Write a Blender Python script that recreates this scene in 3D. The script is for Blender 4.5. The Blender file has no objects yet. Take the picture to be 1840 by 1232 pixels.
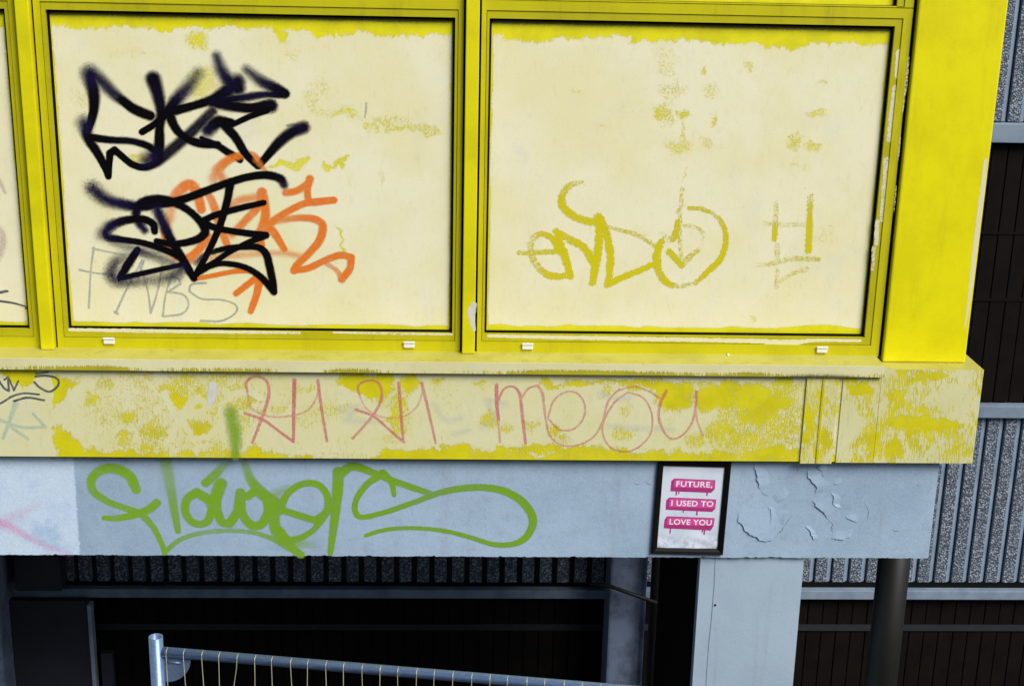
import bpy, bmesh, math, random
import numpy as np
from mathutils import Vector, Matrix
random.seed(7); rng = np.random.default_rng(11)
S = bpy.context.scene; COL = S.collection

# ------------------------------------------------------------------ camera
CAMH, CAMD, F = 4.15, 4.75, 2555.0                     # height above ground, distance to the window plane y = 0, focal in photo pixels
R3 = np.array([[0.99905367, -0.03755989, 0.02193226], [0.01005975, -0.29104026, -0.95665792], [0.04231514, 0.95597323, -0.29038699]])
cam_d = bpy.data.cameras.new('camera'); cam = bpy.data.objects.new('camera', cam_d); COL.objects.link(cam)
cam_d.sensor_width = 36.0; cam_d.lens = 36.0*F/1840.0; cam_d.clip_start = .05; cam_d.clip_end = 500
rx, dn, fw = R3
cam.matrix_world = Matrix(((rx[0], -dn[0], -fw[0], 0), (rx[1], -dn[1], -fw[1], -CAMD), (rx[2], -dn[2], -fw[2], CAMH), (0, 0, 0, 1)))
S.camera = cam
# ------------------------------------------------------------------ light
SUN_EL, SUN_AZ = 44.0, 142.0                            # soft sun high on the right, behind the photographer
W = bpy.data.worlds.new('World'); S.world = W; W.use_nodes = True
wn = W.node_tree.nodes; wl = W.node_tree.links; wn.clear()
sk = wn.new('ShaderNodeTexSky'); sk.sky_type = 'NISHITA'; sk.sun_disc = False
sk.sun_elevation = math.radians(SUN_EL); sk.sun_rotation = math.radians(SUN_AZ); sk.dust_density = 1.0; sk.air_density = 1.0; sk.ozone_density = 1.0
bg = wn.new('ShaderNodeBackground'); bg.inputs[1].default_value = .05
wo = wn.new('ShaderNodeOutputWorld'); wl.new(sk.outputs[0], bg.inputs[0]); wl.new(bg.outputs[0], wo.inputs[0])
sd = bpy.data.lights.new('sun', 'SUN'); sd.energy = 1.5; sd.angle = math.radians(30); sd.color = (1, .975, .925)
so = bpy.data.objects.new('sun', sd); COL.objects.link(so)
el, az = math.radians(SUN_EL), math.radians(SUN_AZ)
so.rotation_euler = Vector((math.sin(az)*math.cos(el), math.cos(az)*math.cos(el), math.sin(el))).to_track_quat('Z', 'Y').to_euler()
so.location = (4, -6, 12)
S.view_settings.view_transform = 'Standard'; S.view_settings.look = 'None'; S.view_settings.exposure = 1.40; S.view_settings.gamma = 1
S.view_settings.use_curve_mapping = False
S.render.engine = 'CYCLES'; S.cycles.transparent_max_bounces = 32

# ------------------------------------------------------------------ survey: photo pixel <-> point on a vertical plane y = Y
def at(px, py, Y):
    d = R3.T @ np.array([(px-920)/F, (py-616)/F, 1.0]); t = (Y+CAMD)/d[1]
    return d[0]*t, d[2]*t+CAMH
def topx(x, y, z):
    v = np.stack([x+0*z, y+CAMD+0*z, z-CAMH]); c = R3 @ v.reshape(3, -1)
    return 920+F*c[0]/c[2], 616+F*c[1]/c[2]
Z0 = CAMH                                                # heights below are given relative to the lens

# ------------------------------------------------------------------ objects
def tag(o, label=None, cat=None, group=None, kind=None):
    for k, v in (('label', label), ('category', cat), ('group', group), ('kind', kind)):
        if v: o[k] = v
    return o
def thing(name, loc, label, cat, group=None):
    o = bpy.data.objects.new(name, None); COL.objects.link(o); o.location = loc; o.empty_display_size = .2
    return tag(o, label, cat, group)
def rootloc(p):
    v = Vector((0, 0, 0))
    while p: v += p.location; p = p.parent
    return v
def mesh_obj(name, me, mats, parent=None):
    for m in (mats if isinstance(mats, (list, tuple)) else [mats]): me.materials.append(m)
    o = bpy.data.objects.new(name, me); COL.objects.link(o)
    if parent: o.parent = parent
    return o
def obj(name, bm, mats, parent=None, smooth=False, label=None):
    if parent: bmesh.ops.translate(bm, vec=-rootloc(parent), verts=bm.verts)
    me = bpy.data.meshes.new(name); bm.to_mesh(me); bm.free()
    if smooth:
        for p in me.polygons: p.use_smooth = True
    o = mesh_obj(name, me, mats, parent)
    if label: o['label'] = label
    return o
def box(bm, x0, x1, y0, y1, z0, z1, bev=0.0, mi=0, seg=2):
    vs = [bm.verts.new(p) for p in ((x0,y0,z0),(x1,y0,z0),(x1,y1,z0),(x0,y1,z0),(x0,y0,z1),(x1,y0,z1),(x1,y1,z1),(x0,y1,z1))]
    fs = [bm.faces.new([vs[i] for i in q]) for q in ((0,3,2,1),(4,5,6,7),(0,1,5,4),(1,2,6,5),(2,3,7,6),(3,0,4,7))]
    for f in fs: f.material_index = mi
    if bev:
        es = list({e for f in fs for e in f.edges})
        bmesh.ops.bevel(bm, geom=es, offset=bev, segments=seg, affect='EDGES', profile=.6)
    return bm
def boxo(name, x0, x1, y0, y1, z0, z1, m, parent=None, bev=.002, label=None):
    return obj(name, box(bmesh.new(), x0, x1, y0, y1, Z0+z0, Z0+z1, bev), m, parent, label=label)
def ring(bm, x0, x1, z0, z1, w, yf, yb, bev=.0015):
    """mitred rectangular frame; w = (left, right, bottom, top) widths"""
    l, r, b, t = w
    out = [(x0,z0),(x1,z0),(x1,z1),(x0,z1)]; inn = [(x0+l,z0+b),(x1-r,z0+b),(x1-r,z1-t),(x0+l,z1-t)]
    V = [[bm.verts.new((x, y, Z0+z)) for x, z in L] for L, y in ((out,yf),(inn,yf),(out,yb),(inn,yb))]
    fs = []
    for i in range(4):
        j = (i+1) % 4
        fs += [bm.faces.new((V[0][i],V[0][j],V[1][j],V[1][i])), bm.faces.new((V[1][i],V[1][j],V[3][j],V[3][i])),
               bm.faces.new((V[0][j],V[0][i],V[2][i],V[2][j])), bm.faces.new((V[2][j],V[2][i],V[3][i],V[3][j]))]
    if bev:
        es = [e for e in {e for f in fs for e in f.edges} if len(e.link_faces) == 2 and e.calc_face_angle(0) > .5]
        bmesh.ops.bevel(bm, geom=es, offset=bev, segments=2, affect='EDGES', profile=.6)
    return bm
def tube(bm, pts, r, n=10, caps=True):
    pts = [Vector(p) for p in pts]; rings = []
    for i, p in enumerate(pts):
        t = (pts[min(i+1,len(pts)-1)]-pts[max(i-1,0)]).normalized()
        a = t.cross(Vector((0,0,1)) if abs(t.z) < .9 else Vector((1,0,0))).normalized(); b = t.cross(a)
        rr = r[i] if isinstance(r, (list, tuple)) else r
        rings.append([bm.verts.new(p+(a*math.cos(2*math.pi*k/n)+b*math.sin(2*math.pi*k/n))*rr) for k in range(n)])
    for A, B in zip(rings, rings[1:]):
        for k in range(n): bm.faces.new((A[k],A[(k+1)%n],B[(k+1)%n],B[k]))
    if caps: bm.faces.new(rings[0][::-1]); bm.faces.new(rings[-1])
    bmesh.ops.recalc_face_normals(bm, faces=bm.faces)
    return bm

# ------------------------------------------------------------------ materials
def lin(r, g, b, k=1.0):
    f = lambda c: (c/12.92 if c <= .04045 else ((c+.055)/1.055)**2.4)
    return (f(r/255)*k, f(g/255)*k, f(b/255)*k, 1)
class M:
    def __init__(s, name, world=False):
        s.m = bpy.data.materials.new(name); s.m.use_nodes = True; s.n = s.m.node_tree.nodes; s.l = s.m.node_tree.links
        s.b = s.n['Principled BSDF']; s.co = s.n.new('ShaderNodeTexCoord').outputs['Object']
        if world: s.co = s.n.new('ShaderNodeNewGeometry').outputs['Position']   # copies of one piece get different grain
    def link(s, a, b):
        if isinstance(a, (int, float, tuple)): b.default_value = a
        else: s.l.new(a, b)
    def mapping(s, sc, loc=(0,0,0)):
        n = s.n.new('ShaderNodeMapping'); s.l.new(s.co, n.inputs[0]); n.inputs['Scale'].default_value = sc; n.inputs['Location'].default_value = loc; return n.outputs[0]
    def noise(s, scale, detail=4, rough=.55, vec=None, dist=0):
        n = s.n.new('ShaderNodeTexNoise'); s.l.new(vec or s.co, n.inputs['Vector']); n.inputs['Scale'].default_value = scale
        n.inputs['Detail'].default_value = detail; n.inputs['Roughness'].default_value = rough; n.inputs['Distortion'].default_value = dist; return n.outputs[0]
    def voro(s, scale, out='Distance', vec=None, feat='F1'):
        n = s.n.new('ShaderNodeTexVoronoi'); n.feature = feat; s.l.new(vec or s.co, n.inputs['Vector']); n.inputs['Scale'].default_value = scale; return n.outputs[out]
    def math(s, op, a, b=0.0, c=None):
        n = s.n.new('ShaderNodeMath'); n.operation = op; s.link(a, n.inputs[0]); s.link(b, n.inputs[1])
        if c is not None: s.link(c, n.inputs[2])
        return n.outputs[0]
    def sstep(s, v, a, b):
        n = s.n.new('ShaderNodeMapRange'); n.interpolation_type = 'SMOOTHSTEP'; s.link(v, n.inputs[0]); s.link(a, n.inputs[1]); s.link(b, n.inputs[2]); n.inputs[3].default_value = 0; n.inputs[4].default_value = 1; return n.outputs[0]
    def mix(s, f, a, b, mode='MIX'):
        n = s.n.new('ShaderNodeMix'); n.data_type = 'RGBA'; n.blend_type = mode; s.link(f, n.inputs[0]); s.link(a, n.inputs[6]); s.link(b, n.inputs[7]); return n.outputs[2]
    def attr(s, name, out='Fac'):
        n = s.n.new('ShaderNodeAttribute'); n.attribute_name = name; return n.outputs[out]
    def sep(s, v):
        n = s.n.new('ShaderNodeSeparateXYZ'); s.l.new(v, n.inputs[0]); return n.outputs
    def bump(s, h, d=.001, st=1.0):
        n = s.n.new('ShaderNodeBump'); n.inputs['Strength'].default_value = st; n.inputs['Distance'].default_value = d; s.link(h, n.inputs['Height']); s.l.new(n.outputs[0], s.b.inputs['Normal'])
    def out(s, col, rough=.6, metal=0.0, spec=.4):
        s.link(col, s.b.inputs['Base Color']); s.link(rough, s.b.inputs['Roughness']); s.b.inputs['Metallic'].default_value = metal
        s.b.inputs['Specular IOR Level'].default_value = spec; return s.m

def grain(m, c, a=.10, scale=260):
    """paint mottling: fine orange-peel speckle in the coat"""
    g = m.noise(scale, 3, .8); v = m.math('MULTIPLY_ADD', g, a*3.4, 1-a*1.7)
    n = m.n.new('ShaderNodeVectorMath'); n.operation = 'SCALE'; m.l.new(c, n.inputs[0]); m.l.new(v, n.inputs['Scale']); return n.outputs[0]

Y_HI, Y_LO = lin(240, 229, 4, .86), lin(214, 203, 8, .80)
def yellow_paint(name, hi=Y_HI, lo=tuple(.5*(a+b) for a,b in zip(Y_HI,Y_LO)), dirt=.35, rough=.45, streak=True):
    m = M(name); a = m.sstep(m.noise(5, 5, .6), .38, .66); c = m.mix(a, hi, lo)
    d = m.sstep(m.noise(18, 7, .75, m.mapping((1, 1, .14 if streak else 1))), .50, .76)
    c = m.mix(m.math('MULTIPLY', d, dirt), c, lin(120, 112, 30))
    sp = m.sstep(m.noise(110, 4, .75), .68, .74); c = m.mix(m.math('MULTIPLY', sp, .4), c, lin(90, 84, 30))
    m.bump(m.noise(180, 3), .0006, .5)
    return m.out(grain(m, c, .07), rough)
def overpaint(name, under, cream, cream2, amp=1.35, streak=0.0, dirtcol=lin(120,125,110), dirt=0.0):
    """cream coat over yellow, worn through where the mesh's 'peel' attribute is high"""
    m = M(name); p = m.attr('peel'); q = m.attr('soot_shade')
    n1 = m.noise(120, 7, .78); n2 = m.noise(300, 4, .8); n = m.math('ADD', m.math('MULTIPLY', n1, .5), m.math('MULTIPLY', n2, .5))
    if streak:
        ns = m.noise(210, 4, .65, m.mapping((1, 1, .16))); n = m.math('ADD', m.math('MULTIPLY', n, 1-streak), m.math('MULTIPLY', ns, streak))
    v = m.math('ADD', p, m.math('MULTIPLY', m.math('SUBTRACT', n, .5), amp*2))
    mask = m.sstep(v, .47, .54)
    thin = m.sstep(v, .06, .5)
    c = m.mix(m.sstep(m.noise(3.2, 5, .6), .35, .68), cream, cream2)
    c = m.mix(m.math('MULTIPLY', m.sstep(m.noise(7, 5, .6, m.mapping((1,1,.6),(4,2,1))), .55, .78), .24), c, lin(190,195,215))
    c = m.mix(m.math('MULTIPLY', thin, .20), c, lin(224, 212, 96))
    c = m.mix(m.math('MULTIPLY', m.sstep(m.noise(55, 5, .8, m.mapping((1,1,.35),(7,1,3))), .52, .70), .16), c, lin(196, 180, 120))
    u = m.mix(m.sstep(m.noise(9, 4, .6), .4, .66), under, tuple(x*.86 for x in under[:3])+(1,))
    c = m.mix(mask, c, u)
    if dirt:
        dd = m.sstep(m.noise(40, 7, .75, m.mapping((1,1,.35))), .52, .75); c = m.mix(m.math('MULTIPLY', dd, dirt), c, dirtcol)
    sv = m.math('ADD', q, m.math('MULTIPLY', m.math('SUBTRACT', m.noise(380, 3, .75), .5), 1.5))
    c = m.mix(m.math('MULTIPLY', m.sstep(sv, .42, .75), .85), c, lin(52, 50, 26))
    h = m.math('SUBTRACT', m.math('MULTIPLY', m.noise(240, 3), .25), mask); h = m.math('ADD', h, m.math('MULTIPLY', m.noise(5, 3, .5), 3.0)); m.bump(h, .0009, .6)
    return m.out(grain(m, c, .06), .62)

MY_mull = yellow_paint('yellow_paint_mullion', dirt=.05)
MY_frame = yellow_paint('yellow_paint_frame', lin(214,204,10,.85), lin(206,196,12,.84), dirt=.34)
MY_bead = yellow_paint('yellow_paint_bead', lin(202,192,16,.85), lin(192,183,16,.83), dirt=.36)
MY_col = yellow_paint('yellow_paint_column', lin(244,232,0,.9), lin(238,224,0,.86), dirt=.15, rough=.42, streak=True)
M_panel = overpaint('worn_cream_panel', lin(238,228,2,.92), lin(242,235,199,.95), lin(239,231,180,.93))
M_fascia = overpaint('worn_cream_fascia', lin(230,218,4,.86), lin(231,226,182,.90), lin(226,221,162,.90), amp=1.7, streak=.3, dirt=.12)
M_block = overpaint('streaked_cream_block', lin(228,216,6,.84), lin(228,223,172,.88), lin(219,214,160,.86), amp=.8, streak=.85, dirt=.18, dirtcol=lin(130,130,80))
M_sill = overpaint('worn_sill', lin(196,186,30,.8), lin(234,228,178,.90), lin(226,219,164,.88), amp=.9, streak=.6, dirt=.12, dirtcol=lin(140,138,100))
M_silltop = yellow_paint('sill_top_paint', lin(212,204,96,.78), lin(204,195,84,.76), dirt=.55)

def plain(name, c, c2=None, rough=.6, sc=12, metal=0.0, bump=.0, spec=.4, g=.08, world=False):
    m = M(name, world); c2 = c2 or tuple(x*.8 for x in c[:3])+(1,)
    col = m.mix(m.sstep(m.noise(sc, 5, .6), .35, .68), c, c2)
    if bump: m.bump(m.noise(160, 4), bump, .6)
    return m.out(grain(m, col, g), rough, metal, spec)
M_gasket = plain('black_rubber', lin(9,8,6), rough=.8, spec=.15)
M_white = plain('white_plastic', lin(238,236,232,.95), lin(228,226,224,.9), rough=.35, g=.03)
M_body = plain('dark_render', lin(50,50,48))
M_pier = plain('blue_grey_pier', lin(120,134,158), lin(84,92,110), sc=7, rough=.7, bump=.001)
M_steel = plain('dark_grey_steel', lin(24,23,20), lin(18,17,15), rough=.5, spec=.3, sc=4)
M_soffit = plain('soffit_concrete', lin(48,48,48), rough=.8)
M_board = plain('dark_brown_board', lin(17,11,7), lin(10,7,5), rough=.75, spec=.12, world=True, sc=9, g=.15)
M_rail = plain('blue_grey_rail', lin(140,156,172,.85), lin(120,136,154,.85), rough=.5, sc=8)
M_door = plain('dark_grey_door', lin(44,46,54), lin(36,38,46), rough=.6, sc=3)
M_edge = plain('door_edge_metal', lin(150,160,170), rough=.5)
M_blackwood = plain('black_frame_paint', lin(18,13,10), lin(13,10,8), rough=.4, sc=30, spec=.2)
M_pink = plain('pink_ink', lin(226,84,164,.85), lin(220,76,156,.85), rough=.6, g=.03)
M_pinkd = plain('dark_pink_ink', lin(186,56,128,.85), lin(180,50,122,.85), rough=.6, g=.03)
M_ink = plain('white_ink', lin(246,242,244,.92), lin(240,236,240,.92), rough=.6, g=.02)

def beam_mat():
    m = M('blue_grey_masonry_paint'); p = m.attr('patch')
    c = m.mix(m.sstep(m.noise(2.6, 6, .62), .34, .68), lin(176,198,218,.84), lin(162,185,205,.82))
    c = m.mix(m.math('MULTIPLY', m.sstep(m.noise(16, 7, .7), .50, .78), .35), c, lin(140,150,166,.8))
    st = m.sstep(m.noise(10, 6, .7, m.mapping((1,1,.1))), .55, .78); c = m.mix(m.math('MULTIPLY', st, .38), c, lin(128,132,140)); dk = m.sstep(m.noise(46, 8, .8), .56, .72); c = m.mix(m.math('MULTIPLY', dk, .45), c, lin(118,124,134))
    pv = m.math('ADD', p, m.math('MULTIPLY', m.math('SUBTRACT', m.noise(75, 6, .8), .5), 1.1))
    lt = m.mix(m.sstep(m.noise(6, 6, .7), .45, .8), lin(206,224,240,.90), lin(160,190,222,.86))
    c = m.mix(m.sstep(pv, .38, .62), c, lt)
    sp = m.sstep(m.noise(190, 3, .6), .66, .74); c = m.mix(m.math('MULTIPLY', sp, .4), c, lin(96,106,122))
    ed = m.math('ADD', m.attr('soot_shade'), m.math('MULTIPLY', m.math('SUBTRACT', m.noise(120, 4, .7), .5), 1.3)); c = m.mix(m.math('MULTIPLY', m.sstep(ed, .5, .7), .6), c, lin(70,74,82))
    m.bump(m.math('ADD', m.math('MULTIPLY', m.noise(34, 6, .7), .8), m.math('MULTIPLY', m.noise(230, 3), .5)), .0022, .6)
    return m.out(grain(m, c, .15, 210), .75)
M_beam = beam_mat()
def pillar_mat():
    m = M('pale_grey_pillar_paint')
    c = m.mix(m.sstep(m.noise(2.2, 6, .6), .36, .66), lin(178,196,210,.84), lin(170,188,204,.82))
    st = m.sstep(m.noise(26, 5, .7, m.mapping((1,1,.05))), .56, .8); c = m.mix(m.math('MULTIPLY', st, .4), c, lin(122,130,122)); dk = m.sstep(m.noise(20, 8, .8), .57, .74); c = m.mix(m.math('MULTIPLY', dk, .4), c, lin(118,124,126))
    sp = m.sstep(m.noise(150, 3, .6), .68, .76); c = m.mix(m.math('MULTIPLY', sp, .3), c, lin(110,116,120))
    m.bump(m.noise(60, 6, .7), .0015, .5); return m.out(grain(m, c, .08, 300), .7)
M_pillar = pillar_mat()
def aggregate():
    m = M('exposed_aggregate', True); r = m.sep(m.voro(105, 'Color'))[0]; d = m.voro(105, 'Distance')
    c = m.mix(m.sstep(r, .35, .95), lin(106,117,130), lin(172,182,194,.86)); c = m.mix(m.sstep(r, .0, .28), lin(60,62,70), c)
    c = m.mix(m.sstep(d, .42, .62), c, lin(70,76,86)); 
    c = m.mix(m.math('MULTIPLY', m.sstep(m.noise(3.5, 6, .7, m.mapping((1,1,.3))), .48, .72), .45), c, lin(82,90,98))
    m.bump(m.math('SUBTRACT', .8, d), .005, .9); return m.out(c, .6)
M_agg = aggregate()
M_groove = plain('dark_groove', lin(46,50,56), rough=.8)
M_conc = plain('blue_grey_concrete', lin(138,154,174,.82), lin(120,138,158,.8), rough=.75, sc=14, bump=.001)
def galv():
    m = M('galvanised_steel'); r = m.sep(m.voro(120, 'Color'))[0]
    c = m.mix(r, lin(116,140,172), lin(106,128,160)); c = m.mix(m.math('MULTIPLY', m.sstep(m.noise(30,5,.7), .5, .75), .4), c, lin(134,144,160))
    m.bump(m.noise(90,3), .0004, .3); return m.out(c, .34, .5)
M_galv = galv(); M_wire = plain('fence_wire', lin(206,200,168), lin(186,180,150), rough=.45, metal=.3)
def asphalt():
    m = M('asphalt'); c = m.mix(m.noise(180, 3, .7), lin(36,36,38), lin(60,60,62)); c = m.mix(m.math('MULTIPLY', m.sstep(m.noise(.7,5), .45, .7), .4), c, lin(34,34,36))
    m.bump(m.voro(150), .003, .6); return m.out(c, .9)
M_asph = asphalt()
def sheet_mat():
    m = M('poster_paper'); z = m.sep(m.co)[2]
    c = m.mix(m.sstep(m.noise(9, 4), .4, .7), lin(226,232,240,.9), lin(208,220,234,.88))
    w = m.math('MULTIPLY', m.sstep(m.math('ADD', m.math('MULTIPLY', z, -1.0), m.math('MULTIPLY', m.noise(16,5,.7), .05)), .118, .160), m.sstep(m.noise(60,5,.75), .46, .66))
    c = m.mix(m.math('MULTIPLY', w, .45), c, lin(128,116,150)); return m.out(grain(m, c, .03), .5)
M_sheet = sheet_mat()

def spray(name, col, dens=1.0, ragged=0.0, rough=.6, thin=None, nscale=300, spec=.3):
    """paint stroke: 'stk' = (along-cap, across, softness), 'op' = coverage"""
    m = M(name); s = m.sep(m.attr('stk', 'Vector')); op = m.attr('op')
    d = m.math('SQRT', m.math('ADD', m.math('MULTIPLY', s[0], s[0]), m.math('MULTIPLY', s[1], s[1])))
    d0 = d; n = m.math('SUBTRACT', m.noise(nscale, 3, .7), .5)
    d = m.math('ADD', d, m.math('MULTIPLY', n, m.math('ADD', m.math('MULTIPLY', s[2], 1.1), .12+3.4*ragged)))
    a = m.math('SUBTRACT', 1.0, m.sstep(d, m.math('SUBTRACT', .90, m.math('MULTIPLY', s[2], .9)), 1.0 if not ragged else .93))
    if ragged:
        w = m.math('ADD', m.math('SUBTRACT', op, .17), m.math('MULTIPLY', m.math('SUBTRACT', m.math('ADD', m.math('MULTIPLY', m.noise(150, 6, .8), .55), m.math('MULTIPLY', m.noise(420, 3, .7), .45)), .5), 4.2*ragged+1.0)); a = m.math('MULTIPLY', a, m.sstep(w, .46, .54))
    else: a = m.math('MULTIPLY', a, m.math('MULTIPLY', m.math('MULTIPLY', op, dens), m.math('MULTIPLY_ADD', m.sstep(m.noise(34, 6, .75), .36, .56), .2*(dens < .98), 1-.2*(dens < .98))))
    sn = m.n.new('ShaderNodeVectorMath'); sn.operation = 'SNAP'; m.l.new(m.co, sn.inputs[0]); sn.inputs[1].default_value = (.0005, 10, .0005)
    wh = m.n.new('ShaderNodeTexWhiteNoise'); m.l.new(sn.outputs[0], wh.inputs['Vector']); a = m.math('GREATER_THAN', a, wh.outputs['Value'])   # spray lands as droplets: each spot is coated or bare
    c = m.mix(m.sstep(m.math('ADD', m.math('MULTIPLY', m.noise(22, 4, .6), .25), s[2]), .5, 1.15), col, thin or tuple(x*.85 for x in col[:3])+(1,))
    m.out(c, rough, 0, spec); t = m.n.new('ShaderNodeBsdfTransparent'); x = m.n.new('ShaderNodeMixShader'); o = m.n['Material Output']
    m.l.new(a, x.inputs[0]); m.l.new(t.outputs[0], x.inputs[1]); m.l.new(m.b.outputs[0], x.inputs[2]); m.l.new(x.outputs[0], o.inputs[0])
    return m.m
P_black = spray('black_spray', lin(6,4,6), 1.0, thin=lin(24,18,54), spec=.08)
P_orange = spray('orange_spray', lin(244,126,28,.9), .93, thin=lin(246,142,50,.9))
P_grey = spray('grey_marker', lin(150,158,154), .6)
P_dark = spray('dark_marker', lin(66,76,86), .9)
P_purple = spray('faded_purple', lin(196,176,170), .7)
P_pink = spray('pink_marker', lin(204,72,106), .66, ragged=0, thin=lin(222,132,140))
P_green = spray('green_spray', lin(132,180,24,.82), .975, thin=lin(144,184,44,.85))
P_teal = spray('faded_teal', lin(156,190,180), .6)
P_paleblue = spray('faded_blue', lin(206,214,206), .5)
P_magenta = spray('pink_spray', lin(232,120,180), .7)
P_white = spray('white_dab', lin(226,224,216,.88), .96)
P_scrape = spray('scraped_yellow', lin(222,208,8,.86), 1, ragged=.42, nscale=140)
P_cream = spray('cream_overpaint', lin(236,228,186,.88), 1, ragged=.26, nscale=60)

# ------------------------------------------------------------------ painted strokes: thin coats a fraction of a millimetre proud of the wall
class Tag:
    def __init__(s, Y, origin=(0,0), k=2.788):
        s.Y, s.o, s.k, s.V, s.A, s.OP, s.Fc, s.n = Y, origin, k, [], [], [], [], 0; s.kr = .93 if Y > 0 else .90
    def org(s, ox, oy): s.o = (ox, oy); return s
    def stroke(s, pts, r, soft=.22, op=1.0):
        """pts in zoom pixels; r scalar or (start, end) or list; split at sharp corners"""
        P = np.array(pts, float); n = len(P)
        def prof(v):
            return np.interp(np.linspace(0,1,n), np.linspace(0,1,len(v)), v) if isinstance(v, (list, tuple)) else np.full(n, float(v))
        rr, ss, oo = prof(r), prof(soft), prof(op); cut = [0]
        for i in range(1, n-1):
            a, b = P[i]-P[i-1], P[i+1]-P[i]
            if np.dot(a, b)/(np.linalg.norm(a)*np.linalg.norm(b)+1e-9) < .25: cut.append(i)
        cut.append(n-1)
        for a, b in zip(cut, cut[1:]): s._one(P[a:b+1], rr[a:b+1], ss[a:b+1], oo[a:b+1])
        return s
    def _one(s, P, rr, ss, oo):
        ox, oy = s.o; W = np.array([at(ox+x/s.k, oy+y/s.k, s.Y) for x, y in P])
        mm = (s.Y+CAMD)/F*s.kr/s.k; n = len(W)
        E = np.vstack([2*W[0]-W[1], W, 2*W[-1]-W[-2]]); Q, r, sf, op = [], [], [], []
        for i in range(n-1):
            p0, p1, p2, p3 = E[i], E[i+1], E[i+2], E[i+3]; m = max(2, int(np.linalg.norm(p2-p1)/.006))
            for k in range(m):
                t = k/m
                Q.append(.5*((2*p1)+(p2-p0)*t+(2*p0-5*p1+4*p2-p3)*t*t+(3*p1-p0-3*p2+p3)*t**3))
                for L, v in ((r,rr),(sf,ss),(op,oo)): L.append(v[i]*(1-t)+v[i+1]*t)
        Q.append(W[-1]); r.append(rr[-1]); sf.append(ss[-1]); op.append(oo[-1])
        Q = np.array(Q); r = np.array(r)*mm; sf = np.clip(np.array(sf)*1.35+.06, 0, 1.1); op = np.array(op); Rr = r*(1.08+sf*.85)
        T = np.gradient(Q, axis=0); T /= np.linalg.norm(T, axis=1)[:,None]+1e-12
        rows = []                                        # (pos, tangent, R, cu, soft, op)
        for c in (1, .75, .45): rows.append((Q[0]-T[0]*Rr[0]*c, T[0], Rr[0], c, sf[0], op[0]))
        for i in range(len(Q)): rows.append((Q[i], T[i], Rr[i], 0, sf[i], op[i]))
        for c in (.45, .75, 1): rows.append((Q[-1]+T[-1]*Rr[-1]*c, T[-1], Rr[-1], c, sf[-1], op[-1]))
        y0 = s.Y-.00012-.000014*s.n; s.n += 1; base = len(s.V); N = len(rows)
        for j, (p, t, R, cu, so_, o_) in enumerate(rows):
            nv = np.array([-t[1], t[0]]); y = y0-.000012*j/N
            for v in (-1, 0, 1):
                q = p+nv*R*v; s.V.append((q[0], y, q[1])); s.A.append((cu, v, so_)); s.OP.append(o_)
        for j in range(N-1):
            for c in (0, 1):
                a = base+j*3+c; s.Fc.append((a, a+1, a+4, a+3))
    def build(s, name, mat, parent, label):
        L = rootloc(parent); me = bpy.data.meshes.new(name)
        me.from_pydata([(x-L.x, y-L.y, z-L.z) for x, y, z in s.V], [], s.Fc)
        a = me.attributes.new('stk', 'FLOAT_VECTOR', 'POINT'); a.data.foreach_set('vector', np.array(s.A, np.float32).ravel())
        b = me.attributes.new('op', 'FLOAT', 'POINT'); b.data.foreach_set('value', np.array(s.OP, np.float32))
        o = mesh_obj(name, me, mat, parent); o['label'] = label; return o

# ------------------------------------------------------------------ wear maps (where the coat has worn through), evaluated on the panel's own mesh
def n1(x, seed, step):
    r = np.random.default_rng(seed).random(4000); u = x/step+1000; i = np.floor(u).astype(int); t = u-i; t = t*t*(3-2*t); return r[i%4000]*(1-t)+r[(i+1)%4000]*t
def n2(X, Y, seed, step):
    r = np.random.default_rng(seed).random((512, 512)); u, v = X/step+300, Y/step+300; i, j = np.floor(u).astype(int), np.floor(v).astype(int); a, b = u-i, v-j; a = a*a*(3-2*a); b = b*b*(3-2*b)
    g = lambda p, q: r[p % 512, q % 512]
    return (g(i,j)*(1-a)+g(i+1,j)*a)*(1-b)+(g(i,j+1)*(1-a)+g(i+1,j+1)*a)*b
def warp(X, Y, k, step, seed): return X+k*(n2(X,Y,seed,step)-.5)*2+k*.6*(n2(X,Y,seed+1,step*.4)-.5)*2, Y+k*(n2(X,Y,seed+2,step)-.5)*2+k*.6*(n2(X,Y,seed+3,step*.4)-.5)*2
def blob(X, Y, cx, cy, rx_, ry_, a): return a*np.exp(-(((X-cx)/rx_)**2+((Y-cy)/ry_)**2)**1.6)
def seg(X, Y, pts, w, a):
    best = np.full(X.shape, 1e9)
    for (x0,y0),(x1,y1) in zip(pts, pts[1:]):
        dx, dy = x1-x0, y1-y0; t = np.clip(((X-x0)*dx+(Y-y0)*dy)/(dx*dx+dy*dy+1e-9), 0, 1); best = np.minimum(best, np.hypot(X-x0-t*dx, Y-y0-t*dy))
    return a*np.clip(1.5-best/w, 0, 1)
def poly(X, Y, pts, soft, a):
    ins = np.zeros(X.shape, bool); d = np.full(X.shape, 1e9); n = len(pts)
    for i in range(n):
        x0,y0 = pts[i]; x1,y1 = pts[(i+1)%n]
        c = ((y0 > Y) != (y1 > Y)) & (X < (x1-x0)*(Y-y0)/((y1-y0) or 1e-9)+x0); ins ^= c
        dx, dy = x1-x0, y1-y0; t = np.clip(((X-x0)*dx+(Y-y0)*dy)/(dx*dx+dy*dy+1e-9), 0, 1); d = np.minimum(d, np.hypot(X-x0-t*dx, Y-y0-t*dy))
    return a*np.clip(.5+np.where(ins, d, -d)/soft*.5, 0, 1)
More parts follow.
